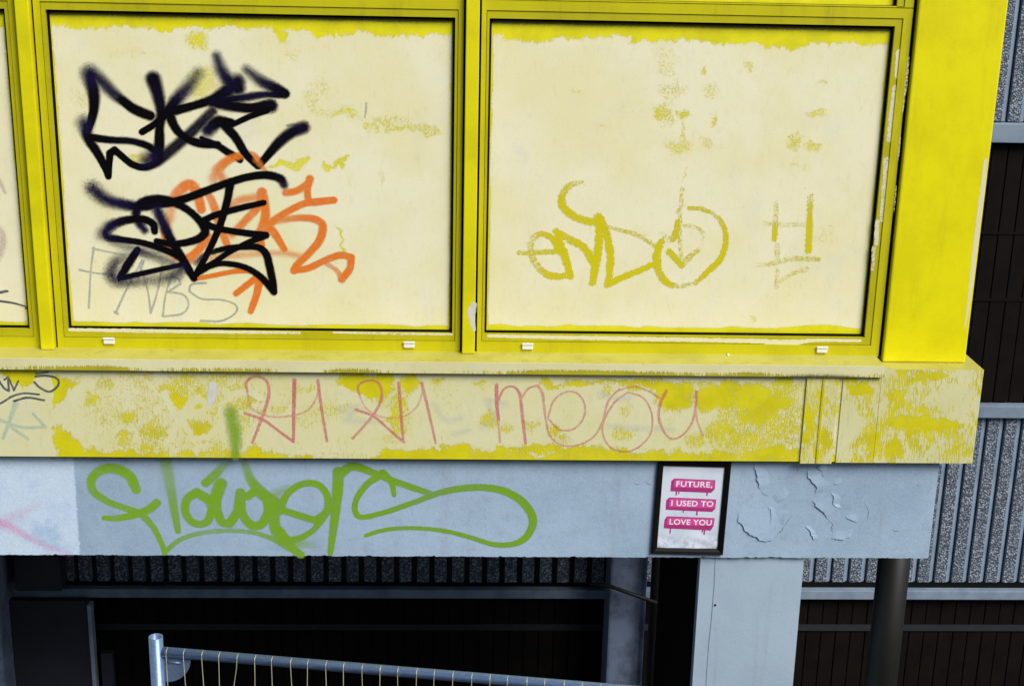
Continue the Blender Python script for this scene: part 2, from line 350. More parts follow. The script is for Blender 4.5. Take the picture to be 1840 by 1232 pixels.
def sheet(name, x0, x1, z0, z1, yf, yb, step, fields, mats, parent, jag=None, topmi=0, zstep=None):
    """box whose front face is a fine grid carrying point attributes; fields: name -> f(px, py, x, z)"""
    nx, nz = max(2, int((x1-x0)/step)), max(2, int((z1-z0)/(zstep or step))); L = rootloc(parent)
    gx, gz = np.meshgrid(np.linspace(x0, x1, nx+1), np.linspace(z0, z1, nz+1)); zz = gz.copy()
    if jag is not None: zz += jag(gx)*np.clip(1-(gz-z0)/.02, 0, 1)
    X, Y = topx(gx.ravel(), yf, (gz+Z0).ravel()); yv = np.full(gx.shape, yf)
    V = np.stack([gx.ravel()-L.x, yv.ravel()-L.y, zz.ravel()+Z0-L.z], 1)
    idx = np.arange((nx+1)*(nz+1)).reshape(nz+1, nx+1)
    Q = np.stack([idx[:-1,:-1].ravel(), idx[:-1,1:].ravel(), idx[1:,1:].ravel(), idx[1:,:-1].ravel()], 1).tolist()
    per = list(idx[0,:])+list(idx[1:,-1])+list(idx[-1,-2::-1])+list(idx[-2:0:-1,0]); nb = len(V)
    B = V[per].copy(); B[:,1] = yb-L.y; m = len(per); mi = [0]*len(Q)
    for i in range(m):
        j = (i+1)%m; Q.append([int(per[j]), int(per[i]), nb+i, nb+j]); mi.append(topmi if (per[i] >= idx[-1,0] and per[j] >= idx[-1,0]) else 0)
    Q.append([nb+i for i in range(m)]); mi.append(0)
    me = bpy.data.meshes.new(name); me.from_pydata(np.vstack([V, B]).tolist(), [], Q); me.polygons.foreach_set('material_index', mi)
    for k, f in fields.items():
        v = f(X, Y, gx.ravel(), gz.ravel()).astype(np.float32); a = me.attributes.new(k, 'FLOAT', 'POINT'); a.data.foreach_set('value', np.concatenate([v, v[per]]))
    me.update(); return mesh_obj(name, me, mats, parent)

# ================================================================== SETTING
g = bmesh.new(); gs = [g.verts.new(p) for p in ((-80,-80,0),(80,-80,0),(80,80,0),(-80,80,0))]; g.faces.new(gs)
tag(obj('ground', g, M_asph), kind='structure')

# ================================================================== YELLOW BUILDING
B = thing('yellow_building', (0, .9, 0), 'yellow panelled building raised on a pale blue graffitied beam', 'building')
XL = -5.75                                               # far end of the facade, beyond the left of the frame
boxo('building_body', XL, 1.80, .06, 1.96, -1.86, 1.30, M_body, B, 0)
boxo('soffit', XL, 1.74, .20, 1.97, -2.06, -1.864, M_soffit, B, 0)
boxo('roof_slab', XL-.05, 1.95, -.10, 1.97, 1.304, 1.42, M_beam, B, .004)
PT, PB, FB = -.343, -1.405, -1.480                       # panel top, panel bottom, frame bottom
TR = -.279                                               # top of the transom
def peel_window(kind):
    def f(X, Y, x, z):
        X, Y = warp(X, Y, 9, 22, 200+kind); d = (PT-z)*540.0                                 # photo pixels below the panel's top edge
        t = 15+11*n1(X, 3+kind, 34)+16*n1(X, 9+kind, 9)*n1(X, 21, 50)+7*n1(X, 5, 3)
        if kind == 2: t = t+6*np.exp(-((X-1440)/120)**2)+8*np.exp(-((X-960)/90)**2)
        v = np.clip(.5+(t-d)/15, 0, 1)
        b = (z-PB)*540.0; v = np.maximum(v, np.clip(.5+(5+5*n1(X, 31+kind, 30)+(8*np.exp(-((X-1480)/45)**2)+3 if kind == 2 else 0)-b)/5, 0, 1))
        e = np.minimum(x-X0, X1-x)*540; v = np.maximum(v, np.clip(.5+(2.5+3*n1(Y, 41+kind, 26)-e)/5, 0, 1)*.85)
        L = []
        if kind == 1:
            L += [blob(X,Y,355,75,30,22,.62), blob(X,Y,690,50,9,20,1), blob(X,Y,505,60,12,16,.8), blob(X,Y,365,150,35,45,.50), blob(X,Y,150,180,34,26,.40), blob(X,Y,245,284,26,12,.52), blob(X,Y,330,268,10,8,.45),
                  seg(X,Y,[(555,170),(560,196),(650,210)],12,.40), seg(X,Y,[(600,206),(645,210)],7,.5), seg(X,Y,[(662,224),(785,236)],9,.50), blob(X,Y,700,215,60,14,.40), seg(X,Y,[(485,302),(545,290)],8,.62), seg(X,Y,[(588,298),(625,286)],7,.60),
                  seg(X,Y,[(606,409),(620,425),(617,448)],3.5,.62), blob(X,Y,575,165,30,26,.40), blob(X,Y,688,320,10,12,.40), blob(X,Y,625,325,8,14,.38), blob(X,Y,525,95,30,14,.40), blob(X,Y,240,95,70,12,.35)]
        if kind == 2:
            L += [blob(X,Y,1205,165,34,26,.44), blob(X,Y,1280,165,18,24,.46), blob(X,Y,1190,205,26,26,.58), blob(X,Y,1230,210,16,16,.62), blob(X,Y,1280,212,16,14,.56), blob(X,Y,1222,262,28,18,.52), blob(X,Y,1270,262,22,16,.46), blob(X,Y,1225,240,8,30,.5),
                  blob(X,Y,1425,258,20,16,.52), blob(X,Y,1465,262,22,14,.56), blob(X,Y,1470,206,24,10,.54), blob(X,Y,1345,125,14,9,.50), blob(X,Y,1480,148,10,8,.52), blob(X,Y,1267,125,6,10,.56), blob(X,Y,1200,100,34,26,.36), blob(X,Y,1080,228,6,8,.56),
                  blob(X,Y,1040,165,18,14,.38), blob(X,Y,1195,120,24,20,.40), blob(X,Y,1435,300,26,10,.34), blob(X,Y,1350,575,8,8,.5), blob(X,Y,1480,430,30,16,.36), blob(X,Y,1225,310,4,26,.46), blob(X,Y,1150,420,14,12,.35)]
        for q in L: v = np.maximum(v, q)
        return np.maximum(v, .04+.30*n2(X, Y, 51, 70)*n2(X, Y, 52, 24))
    return f
def soot_shade_window(X, Y, x, z): 
    d = (PT-z)*540.0; return np.clip(1.0-(d-1)/15*(.8+.4*n1(X, 77, 50)), 0, 1)  # dirt speckle plus recess shade, both painted in below the frame's top
M_top = M_panel
def window(x0, x1, z0, z1, pl, pr, pb, pt, kind, drains, upper=False, step=.004):
    """x0..x1, z0..z1 = frame; p* = panel edges"""
    global X0, X1
    X0, X1 = pl, pr; gk = .006
    w = obj('window', ring(bmesh.new(), x0, x1, z0, z1, ((pl-x0)*.50, (x1-pr)*.50, (pb-z0)*.54, (z1-pt)*.50), 0.0, .055), MY_frame, B)
    ax0, ax1, az0, az1 = x0+(pl-x0)*.50+.0017, x1-(x1-pr)*.50-.0017, z0+(pb-z0)*.54+.0017, z1-(z1-pt)*.50-.0017
    obj('glazing_bead', ring(bmesh.new(), ax0, ax1, az0, az1, (pl-gk-ax0, ax1-pr-gk, pb-gk-az0, az1-pt-gk), .0035, .05), MY_bead, w)
    obj('gasket', ring(bmesh.new(), pl-gk, pr+gk, pb-gk, pt+gk, (gk+.0015,)*4, .016, .05, .0), M_gasket, w)
    f = {'peel': peel_window(kind), 'soot_shade': soot_shade_window} if not upper else {'peel': lambda X,Y,x,z: np.clip(.9-(z-pb)*9,0,1), 'soot_shade': lambda X,Y,x,z: 0*x}
    sheet('panel', pl+.0005, pr-.0005, pb+.0005, pt-.0005, .024, .05, step, f, M_panel, w)
    for dx in drains:
        cx, cz = at(dx[0], dx[1], -.004)
        q = box(bmesh.new(), cx-.019, cx+.019, -.008, -.0005, cz-.0115, cz+.0115, .003); box(q, cx-.020, cx+.020, -.011, -.006, cz+.006, cz+.0125, .0018)
        obj('drain_cap', q, M_white, w)
    return w
w0 = window(-2.812, -1.4175, FB, TR, -2.766, -1.457, PB, PT, 0, [], step=.008)
for k in (1, 2): window(-2.812-1.447*k, -1.4175-1.447*k, FB, TR, -2.766-1.447*k, -1.457-1.447*k, PB, PT, 0, [], step=.02)
w1 = window(-1.3585, .0285, FB, TR, -1.315, -.005, PB, PT, 1, [(196,612),(735,619)])
w2 = window(.0875, 1.509, FB, TR, .119, 1.449, PB, PT, 2, [(948,622),(1477,628)])
for (a, b, l, r) in ((-2.812,-1.4175,-2.766,-1.457), (-1.3585,.0285,-1.315,-.005), (.0875,1.509,.119,1.449)):
    window(a, b, TR+.003, 1.25, l, r, TR+.006, 1.20, 0, [], True, .03)
for (a, b) in ((-5.752,-5.710), (-4.305,-4.263), (-2.858,-2.816), (-1.410,-1.366), (.036,.080)):
    boxo('mullion', a, b, -.026, .056, -1.476, 1.30, MY_mull, B, .003)
for e in (-1.4170, -1.3655, .0290, .0805):
    boxo('joint_seal', e, e+.0065, .012, .05, FB+.002, 1.25, M_gasket, B, 0)
boxo('joint_seal', 1.5095, 1.5205, .006, .05, FB, 1.25, M_gasket, B, 0)
# white chip on the middle mullion, cream runs on the frames
t = Tag(-.0261).org(600, 300); t.stroke([(702,690),(690,720),(692,760),(702,815)], [16,24,16,10], .05)
t.build('paint_patch', P_white, [o for o in B.children if o.name == 'mullion.004'][0], 'bare white chip near the foot of the mullion')
t = Tag(.0034).org(0, 300); t.stroke([(350,814),(700,820),(1100,826),(1500,830)], [9,11,9,8], .05, [.9,.8,.9,.75]).org(600,300); t.stroke([(0,828),(300,834),(590,838)], [6,7,6], .05, [.8,.7,.85])
t.build('paint_patch', P_cream, w1, 'cream overpaint along the bottom bead')
t = Tag(.0034).org(600, 300); t.stroke([(775,845),(1000,850),(1400,858),(1840,866)], [8,10,12,12], .05, [.95,.85,.9,.9]).org(1180,300); t.stroke([(220,866),(500,872),(660,880),(800,868),(1020,870)], [11,13,18,9,8], .05, .9)
t.org(1180,0); t.stroke([(1212,260),(1205,380)], 14, .05, .95).stroke([(1195,440),(1180,560),(1165,700)], [14,17,15], .05, .8).stroke([(1150,800),(1140,960),(1128,1100)], [14,16,13], .05, .75)
t.stroke([(1105,1110),(1100,1220)], 12, .05, .8).stroke([(1088,1240),(1080,1350)], [11,8], .05, .7)
t.build('paint_patch', P_cream, w2, 'patchy cream overpaint along the bottom and right beads')

# corner column, sill, fascia, corner block
c_ = boxo('corner_column', 1.521, 1.816, -.020, .26, -1.4935, 1.30, MY_col, B, .006)
t = Tag(-.0200).org(1180, 0); t.stroke([(1648,800),(1632,950),(1610,1120),(1588,1300),(1565,1500),(1545,1637)], [8,13,13,12,8,4], .05, .95)
t.build('paint_patch', P_cream, c_, 'bare cream strip along the right edge')
for q, r_ in (([(1262,290),(1250,420),(1232,560)],[4,7,3]), ([(1222,640),(1217,720),(1210,800)],[2,5,3]), ([(1200,930),(1195,990),(1188,1060)],[2,4,2])):
    t = Tag(-.0200).org(1180, 0); t.stroke(q, r_, .05, .66); t.build('paint_patch', P_cream, c_, 'flaking cream filler along the left edge')
def peel_sill(X, Y, x, z):
    u = (z+1.520)/.042; v = np.clip(.95-1.3*u, 0, .75)*(.3+.9*n1(X, 61, 90)); v = np.maximum(v, .5*np.clip((u-.86)*8,0,1)*(.4+.6*n1(X, 63, 40))); return np.maximum(v, .16*n1(X,64,60))
def soot_sill(X, Y, x, z):
    u = (z+1.520)/.042; e = np.exp(-((X-1470)/90)**2); return np.clip(.36*np.exp(-u*5)*(.2+n1(X,66,60))+.62*e*np.exp(-u*1.6)+.30*np.exp(-(1-u)*9)*n1(X,67,25), 0, 1)
bm = bmesh.new(); x0, x1 = XL, 1.500
pv = [(.0575,-1.486),(.0575,-1.4765),(-.001,-1.4765),(-.1125,-1.4795),(-.1125,-1.5185),(-.093,-1.5185),(-.093,-1.512)]
E1 = [bm.verts.new((x0+.002,y,Z0+z)) for y, z in pv]; E2 = [bm.verts.new((x1,y,Z0+z)) for y, z in pv]
for i in range(len(pv)): j = (i+1)%len(pv); bm.faces.new((E1[i],E1[j],E2[j],E2[i]))
bm.faces.new(E1[::-1]); bm.faces.new(E2); bmesh.ops.recalc_face_normals(bm, faces=bm.faces)
sl = obj('sill', bm, M_silltop, B)
sheet('sill_nosing', XL-.001, 1.5015, -1.5195, -1.4792, -.1152, -.1125, .006, {'peel': peel_sill, 'soot_shade': soot_sill}, M_sill, sl, zstep=.004)
# screw head on the sill
xx, zz = at(1308, 637, -.01); b_ = tube(bmesh.new(), [(xx,-.004,zz-.002),(xx,-.016,zz+.001)], .0045, 8); obj('screw_head', b_, M_white, sl, True)

def peel_fascia(X, Y, x, z):
    X, Y = warp(X, Y, 6, 14, 220); v = .06+.34*n2(X, Y, 71, 46)*(.35+.65*n2(X, Y, 72, 17)); L = []
    mid = np.clip((X-100)/20, 0, 1)
    L.append(.49*np.exp(-((X-330)/260)**2)*mid*(.45+.75*n2(X, Y, 73, 26)))
    L.append(poly(X,Y,[(-40,655),(66,660),(62,688),(28,690),(0,670)],4,1.2))
    L.append(poly(X,Y,[(93,670),(150,682),(104,735),(96,728)],10,.9)); L.append(poly(X,Y,[(100,758),(118,768),(150,805),(300,812),(300,830),(100,830)],9,.9))
    for q in ((165,714,9,13,.62),(190,690,20,14,.5),(172,735,8,20,.45),(228,748,20,16,.60),(260,735,8,8,.55),(222,788,14,18,.6),(275,775,26,26,.56),(265,800,14,12,.6),(316,700,30,20,.58),(318,722,16,16,.8),(350,734,14,9,.72),(352,772,28,16,.66),(312,765,6,26,.6),
              (438,700,26,12,.55),(440,725,22,16,.55),(460,716,20,12,.6),(500,740,60,10,.42),(560,700,50,10,.46),(600,735,40,14,.42),(560,745,40,30,.36),(640,685,34,16,.9),(668,702,24,16,.86),(690,690,16,30,.75),(705,760,30,34,.55),(735,690,14,20,.75),(720,725,14,30,.55),
              (785,685,12,5,.62),(860,690,10,6,.5),(880,755,16,18,.62),(910,768,12,14,.5),(955,765,16,14,.5),(982,690,14,6,.7),(995,770,12,10,.6),(1040,684,24,6,.66),(1010,786,16,10,.52),(1150,690,40,8,.62),(1185,694,26,14,.8),(1208,715,28,22,1.0),(1218,700,24,16,1.0),
              (1125,735,16,18,.40),(1120,780,24,14,.52),(1090,700,12,16,.5),(1290,715,40,22,.85),(1275,690,30,10,.52),(1330,700,50,16,.74),(1370,720,60,24,.78),(1360,745,44,20,.72),(1410,690,30,14,.62),(1300,775,34,24,.62),(1340,790,60,26,.58),(1400,770,50,40,.55),(1250,790,20,16,.55),(1390,812,50,10,.8),(1300,818,40,9,.7)):
        L.append(blob(X,Y,q[0],q[1],q[2]*1.3,q[3]*1.25,min(1,q[4]*1.06)))
    L.append(np.clip(.5+(8+14*n1(X,74,26)-(826-Y+ (X-900)*.0035))/12,0,1)*np.where((X>295)&(X<560),.66,np.where(X<295,.0,np.where(X<720,.35,.74))))
    L.append(poly(X,Y,[(440,830),(450,800),(505,815),(520,830)],8,.9)); L.append(poly(X,Y,[(668,830),(690,803),(705,812),(845,797),(846,830)],5,.9)); L.append(poly(X,Y,[(605,668),(655,690),(690,718),(690,672)],8,.8))
    L.append(seg(X,Y,[(845,815),(960,806),(1080,812),(1180,822)],9,.72)); L.append(seg(X,Y,[(990,693),(1100,684),(1180,690)],3.5,.66))
    L.append(.50*np.clip((X-1250)/40,0,1)*(.4+.6*n1(Y,75,16)))
    for q in L: v = np.maximum(v, q)
    # older tag covered in fresh cream: loops that stay unworn
    for pts, w_ in (([(334,746),(364,736),(372,722),(355,712),(338,725),(330,755),(345,785),(370,786),(394,760)],7), ([(400,775),(402,730),(415,705),(445,699),(472,714)],7), ([(300,712),(318,750),(300,800)],8), ([(150,690),(120,720),(105,745)],10), ([(525,745),(545,715),(600,700),(650,720),(690,745)],11), ([(520,790),(600,770),(690,770)],12)):
        v = np.minimum(v, 1-seg(X,Y,pts,w_,1.05))
    return np.where(X < 98, np.minimum(v, np.where((Y < 692) & (X < 68), 2, .12)), v)
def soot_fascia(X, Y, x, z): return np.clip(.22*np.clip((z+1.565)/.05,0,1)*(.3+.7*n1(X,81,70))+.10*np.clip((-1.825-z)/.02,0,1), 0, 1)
fa = sheet('fascia', XL, 1.497, -1.842, -1.5195, -.0945, .0575, .0042, {'peel': peel_fascia, 'soot_shade': soot_fascia}, M_fascia, B)
def peel_block(X, Y, x, z):
    X, Y = warp(X, Y, 6, 16, 240); v = .28+.36*n2(X,Y,91,18)
    for q in ((1475,720,18,34,.62),(1452,760,14,60,.72),(1482,790,16,40,.66),(1545,700,32,16,.86),(1540,735,24,20,.50),(1568,790,30,44,.70),(1610,715,26,34,.66),(1680,675,26,14,.74),(1660,700,40,30,.46),(1650,762,80,20,.80),(1700,765,40,18,.74),(1605,805,24,26,.72),(1730,815,22,12,.58),(1650,810,30,16,.46),(1640,725,16,14,.52)): v = np.maximum(v, blob(X,Y,*q))
    for q in ((1520,760,16,50,.5),(1720,710,34,38,.30),(1740,790,16,26,.25)): v = v*(1-blob(X,Y,*q))
    return v
def soot_block(X, Y, x, z): return np.clip(.18*np.exp(-((Y-662)/8)**2)+.12*n1(X,93,9)+.2*np.exp(-((X-1590)/5)**2), 0, 1)
jx = [at(px, 755, -.1)[0] for px in (1444, 1501)]
sheet('joint_cover', jx[0], jx[1], -1.8465, -1.5200, -.1015, -.0955, .005, {'peel': peel_block, 'soot_shade': soot_block}, M_block, fa)
xm = sum(jx)/2; boxo('joint_fold', xm-.002, xm+.006, -.1045, -.1017, -1.8455, -1.5205, MY_frame, fa, .001)
xp = at(1507, 755, -.1)[0]; sheet('end_sheet', xp+.004, 1.4965, -1.8435, -1.5198, -.0985, -.0955, .005, {'peel': peel_block, 'soot_shade': soot_block}, M_block, fa)
sheet('corner_block', 1.4985, 1.856, -1.844, -1.4945, -.0965, .262, .005, {'peel': peel_block, 'soot_shade': soot_block}, [M_block, M_silltop], B, topmi=1)

# pale concrete beam
def patch(X, Y, x, z): return np.clip(.5+((132+(Y-830)*.07)-X)/14, 0, 1)
def soot_beam(X, Y, x, z): return np.clip(.30*np.exp(-(z+2.232)/.008)*(.4+.8*n1(X,95,30))+.25*np.exp(-((x-1.75)/.008)**2), 0, 1)
def jag(x): return -.0025*n1(x*1000, 96, 40)-.002*n1(x*1000, 97, 6)+.003*(n1(x*1000, 98, 18) > .86)
be = sheet('concrete_beam', XL, 1.751, -2.229, -1.8600, -.060, .195, .0045, {'patch': patch, 'soot_shade': soot_beam}, M_beam, B, jag=jag)
# blistered, lifting paint on the beam's right half: each flake is a sheet whose lower edge stands off the wall
def flake(edge, depth, lift):
    E_ = []
    for a, b in zip(edge, edge[1:]):
        k = max(1, int(math.hypot(a[0]-b[0], a[1]-b[1])/9)); E_ += [(a[0]+(b[0]-a[0])*i/k+random.uniform(-3.5,3.5), a[1]+(b[1]-a[1])*i/k+random.uniform(-3.5,3.5)) for i in range(k)]
    edge = E_+[edge[-1]]
    bm = bmesh.new(); A = [at(1180+x/2.788, 600+y/2.788, -.06) for x, y in edge]; up = np.array(depth)/2.788*.00186; rows = []
    jt = [(random.uniform(-.0012,.0012), random.uniform(-.0012,.0012)) for _ in A]
    for k, u in ((0,0.),(1,.35),(2,1.)):
        rows.append([bm.verts.new((p[0]+up[0]*u+jt[i][0], -.0602-lift*(1-u)**1.5*max(0,math.sin(math.pi*i/(len(A)-1)))**.6, p[1]+up[1]*u+jt[i][1])) for i, p in enumerate(A)])
    for a, b in zip(rows, rows[1:]):
        for i in range(len(A)-1): bm.faces.new((a[i],a[i+1],b[i+1],b[i]))
    obj('paint_flake', bm, M_beam, be, True)
flake([(405,900),(412,940),(432,955),(440,980),(465,1005),(500,1010),(515,1032),(550,1036),(580,1030),(598,1010)], (90,140), .0055)
flake([(495,650),(490,670),(502,690),(500,730),(510,750),(518,778)], (60,10), .005)
flake([(757,680),(755,715),(780,735),(800,765),(792,800)], (70,10), .005)
flake([(780,830),(800,865),(825,880),(845,905),(852,925)], (60,60), .005)
flake([(606,845),(630,825),(650,815),(662,798)], (-30,40), .004)
flake([(872,1020),(900,1026),(935,1024),(975,1012)], (10,50), .0045)
flake([(880,752),(905,750),(925,745)], (0,30), .003)
flake([(770,990),(780,1010),(790,1030)], (30,0), .004)
flake([(800,655),(815,675),(828,690)], (40,20), .004)
flake([(940,915),(970,925),(1005,942)], (10,36), .003)

flake([(560,860),(575,900),(570,950),(560,975)], (30,0), .003)
flake([(870,790),(890,815),(880,850),(905,870)], (40,-10), .0035)
flake([(655,880),(640,925),(625,960)], (-40,-10), .003)
flake([(745,960),(770,985),(785,1025)], (30,-6), .0035)
def crack(pts, w, lab=None):
    bm = bmesh.new(); P = []
    for a, b in zip(pts, pts[1:]):
        k = max(2, int(math.hypot(a[0]-b[0], a[1]-b[1])/8)); P += [(a[0]+(b[0]-a[0])*i/k+random.uniform(-3,3), a[1]+(b[1]-a[1])*i/k+random.uniform(-3,3)) for i in range(k)]
    P.append(pts[-1]); W = [at(1180+x/2.788, 600+y/2.788, -.0601) for x, y in P]; n = len(W); L_ = []
    for i, p in enumerate(W):
        q = W[min(i+1,n-1)], W[max(i-1,0)]; tx, tz = q[0][0]-q[1][0], q[0][1]-q[1][1]; h_ = math.hypot(tx, tz)+1e-9; ww = w*(.15+.85*math.sin(math.pi*(i+.4)/n))*random.uniform(.6,1.2)
        L_.append((bm.verts.new((p[0]-tz/h_*ww, -.0601-.00001*i, p[1]+tx/h_*ww)), bm.verts.new((p[0]+tz/h_*ww, -.0601-.00001*i, p[1]-tx/h_*ww))))
    for a, b in zip(L_, L_[1:]): bm.faces.new((a[0],b[0],b[1],a[1]))
    obj('crack', bm, M_crack, be)
M_crack = plain('crack_shadowed_plaster', lin(96,104,118), rough=.9)
for pts in ([(518,778),(535,800),(560,812)], [(828,690),(835,720),(820,750)], [(700,640),(705,690)], [(852,925),(880,950),(875,985),(900,1000)], [(300,700),(310,740),(330,760)], [(598,1010),(630,980),(640,940)], [(1040,840),(1060,880),(1055,930)], [(-120,745),(-95,752),(-80,748)], [(-60,740),(-30,756)], [(1180,980),(1215,990)]): crack(pts, .0013)

# supports
pl0, pl1 = .915, 1.296
boxo('pillar_shade_sheet', pl0-.014, pl0-.001, .0, .78, -4.14, -2.10, M_board, B, .002, 'added dark sheet standing in for shade on the left side of the pillar')  # dark sheet added in place of shade on the pillar's left face
pi = sheet('pillar', pl0, pl1, -CAMH, -2.231, -.045, .80, .05, {}, M_pillar, B)
bm = bmesh.new(); tube(bm, [(0,0,0),(0,0,.02)], 1)
bm.free()
xs, _ = at(1285, 1004, -.045); bm = bmesh.new(); pts = [(xs+.003*math.sin(k*1.3)-.00*k, -.0455, Z0-2.236-k*.12) for k in range(14)]
for a, b in zip(pts, pts[1:]):
    q = [bm.verts.new(p) for p in ((a[0]-.0012,-.0456,a[2]),(a[0]+.0012,-.0456,a[2]),(b[0]+.0012,-.0456,b[2]),(b[0]-.0012,-.0456,b[2]))]; bm.faces.new(q[::-1])
obj('crack', bm, plain('crack_grey', lin(112,122,132)), pi, label='fine vertical crack down the left of the pillar')
xs, zs = at(1285, 1086, -.045); obj('bolt_hole', tube(bmesh.new(), [(xs,-.047,zs),(xs,-.044,zs)], .0045, 8), M_steel, pi)
sx = at(1607, 1004, .55)[0]; obj('steel_column', tube(bmesh.new(), [(sx,.55,.0),(sx,.55,Z0-2.062)], .066, 28), M_steel, B, True, 'dark grey round steel column')

# ------------------------------------------------------------------ paint on the panels
t = Tag(.0239)
t.stroke([(452,378),(470,470),(468,560),(440,655)], [44,30,23,20], [.55,.35,.2,.2])
t.stroke([(452,372),(515,415),(570,470),(622,510)], [42,32,28,24], [.6,.6,.55,.3], [1,.95,.95,1])
t.stroke([(615,505),(660,540),(705,562),(752,580)], [24,25,26,25], .22)
t.stroke([(425,620),(440,690),(490,770),(528,840),(543,884)], [36,26,22,20,17], [.75,.35,.2,.12,.1])
t.stroke([(543,884),(547,820),(551,768)], [17,17,19], .12)
t.stroke([(551,770),(575,752),(610,782),(660,822),(720,838),(785,812),(850,758),(930,690),(1000,622),(1065,558)], [19,19,18,18,19,24,28,26,24,24], [.2,.15,.15,.15,.2,.3,.4,.4,.4,.45], [1,1,1,1,1,1,.95,.95,.95,.9])
t.stroke([(460,690),(560,702),(660,708),(740,732),(790,770)], [20,18,17,19,24], [.2,.3,.35,.25,.3])
t.stroke([(768,398),(790,470),(808,560),(800,640),(798,720),(788,790)], [37,31,26,22,26,34], [.35,.4,.35,.25,.2,.25])
t.stroke([(790,770),(735,805)], [34,34], [.4,.8], [1,.9])
t.stroke([(995,365),(940,440),(880,505),(832,570),(775,622),(712,662)], [26,30,30,22,17,17], [1,.7,.45,.2,.12,.1], [.55,.9,1,1,1,1])
t.stroke([(842,555),(875,635),(925,688),(1000,718),(1092,726)], [26,22,21,22,19], [.3,.25,.25,.25,.2])
t.stroke([(1010,694),(1090,730),(1155,772),(1203,800)], [14,17,19,18], [.4,.25,.2,.15])
t.stroke([(865,555),(960,533),(1060,500),(1140,455),(1190,410)], [26,20,22,34,36], [.3,.2,.3,.4,.5])
t.stroke([(1085,282),(1108,350),(1150,410),(1190,440)], [22,29,34,36], [.95,.7,.5,.4], [.85,.95,1,1])
t.stroke([(1235,350),(1310,408),(1375,440),(1428,470)], [22,27,27,24], [.95,.6,.4,.25], [.75,.95,1,1])
t.stroke([(1425,476),(1330,474),(1230,488),(1110,505)], [18,17,20,24], [.35,.5,.5,.4])
t.stroke([(1060,512),(1150,530),(1260,542),(1355,530)], [26,26,24,34], [.4,.35,.2,.35])
t.stroke([(1340,552),(1250,585),(1165,625)], [17,15,14], .18)
t.stroke([(1160,612),(1090,612),(1040,652)], [18,32,32], [.2,.3,.55])
t.stroke([(1120,622),(1182,692),(1232,772),(1290,832)], [24,22,20,17], [.25,.25,.2,.1])
t.stroke([(1296,832),(1340,780),(1400,712),(1460,665),(1522,638)], [17,20,25,27,29], [.12,.2,.35,.4,.45])
t.stroke([(1438,630),(1500,626)], [6,14], [.9,.6], [.5,.9])
t.build('spray_tag', P_black, w1, 'upper black spray tag of jagged joined letters')

t = Tag(.0239).org(0, 300)
t.stroke([(850,260),(868,165),(920,100),(965,95),(992,150),(1008,212)], [22,24,26,26,24,22], [.7,.5,.3,.3,.3,.25], [.55,.8,1,1,1,1])
t.stroke([(1035,120),(1070,190),(1100,290),(1140,395)], [16,20,20,18], .35, .95)
t.stroke([(850,250),(828,330),(858,420),(925,460),(985,425),(1045,350)], [22,22,24,22,20,20], [.7,.4,.4,.3,.3,.4], [.6,.9,.9,1,1,.9])
t.stroke([(870,440),(960,465)], 20, .4, .8)
t.stroke([(1160,340),(1230,268),(1290,200),(1312,128)], [18,18,20,25], [.6,.4,.3,.2], .95)
t.stroke([(1150,195),(1210,165),(1290,150)], [22,20,18], .6, .7)
t.stroke([(1318,150),(1330,230),(1320,300),(1300,345),(1310,390)], [24,21,26,24,18], .3)
t.stroke([(1325,280),(1380,340),(1425,412)], [24,20,16], [.4,.2,.12])
t.stroke([(1350,285),(1430,230),(1520,185),(1590,175),(1672,166)], [20,17,17,19,18], [.4,.25,.2,.2,.15])
t.stroke([(1545,170),(1540,115),(1552,60)], [17,17,19], .3).stroke([(1545,80),(1490,118),(1432,130)], [16,17,17], .35)
t.stroke([(1390,272),(1480,256),(1570,260),(1616,292),(1602,365),(1545,435),(1490,488),(1472,520)], [14,16,18,20,20,18,18,18], [.6,.4,.3,.25,.25,.25,.2,.2], [.7,.85,1,1,1,1,1,1])
t.stroke([(1472,515),(1540,508),(1620,472),(1700,442),(1760,452),(1752,510),(1712,562)], [18,17,17,18,18,18,19], .2).stroke([(1712,555),(1680,512),(1620,475)], [15,12,12], .4, [.9,.6,.4])
t.stroke([(1000,458),(1200,442),(1400,430),(1500,445)], [16,16,16,16], .9, .5)
t.stroke([(975,560),(1060,545),(1180,522),(1265,520)], [12,12,13,14], .25).stroke([(1300,570),(1285,640),(1256,722)], [20,18,16], .2).stroke([(1280,558),(1225,600),(1182,634)], [17,16,15], .2)
t.org(0,0); t.stroke([(1072,900),(1095,850),(1135,808),(1195,782),(1255,776),(1292,800)], [26,24,20,18,18,18], [.9,.6,.4,.4,.4,.4], [.6,.9,1,.9,.85,.9]).stroke([(1090,850),(1118,905)], [24,20], .7, .8).stroke([(1285,800),(1325,850)], [16,10], .6, .7)
t.build('spray_tag', P_orange, w1, 'orange spray tag behind the black tags')

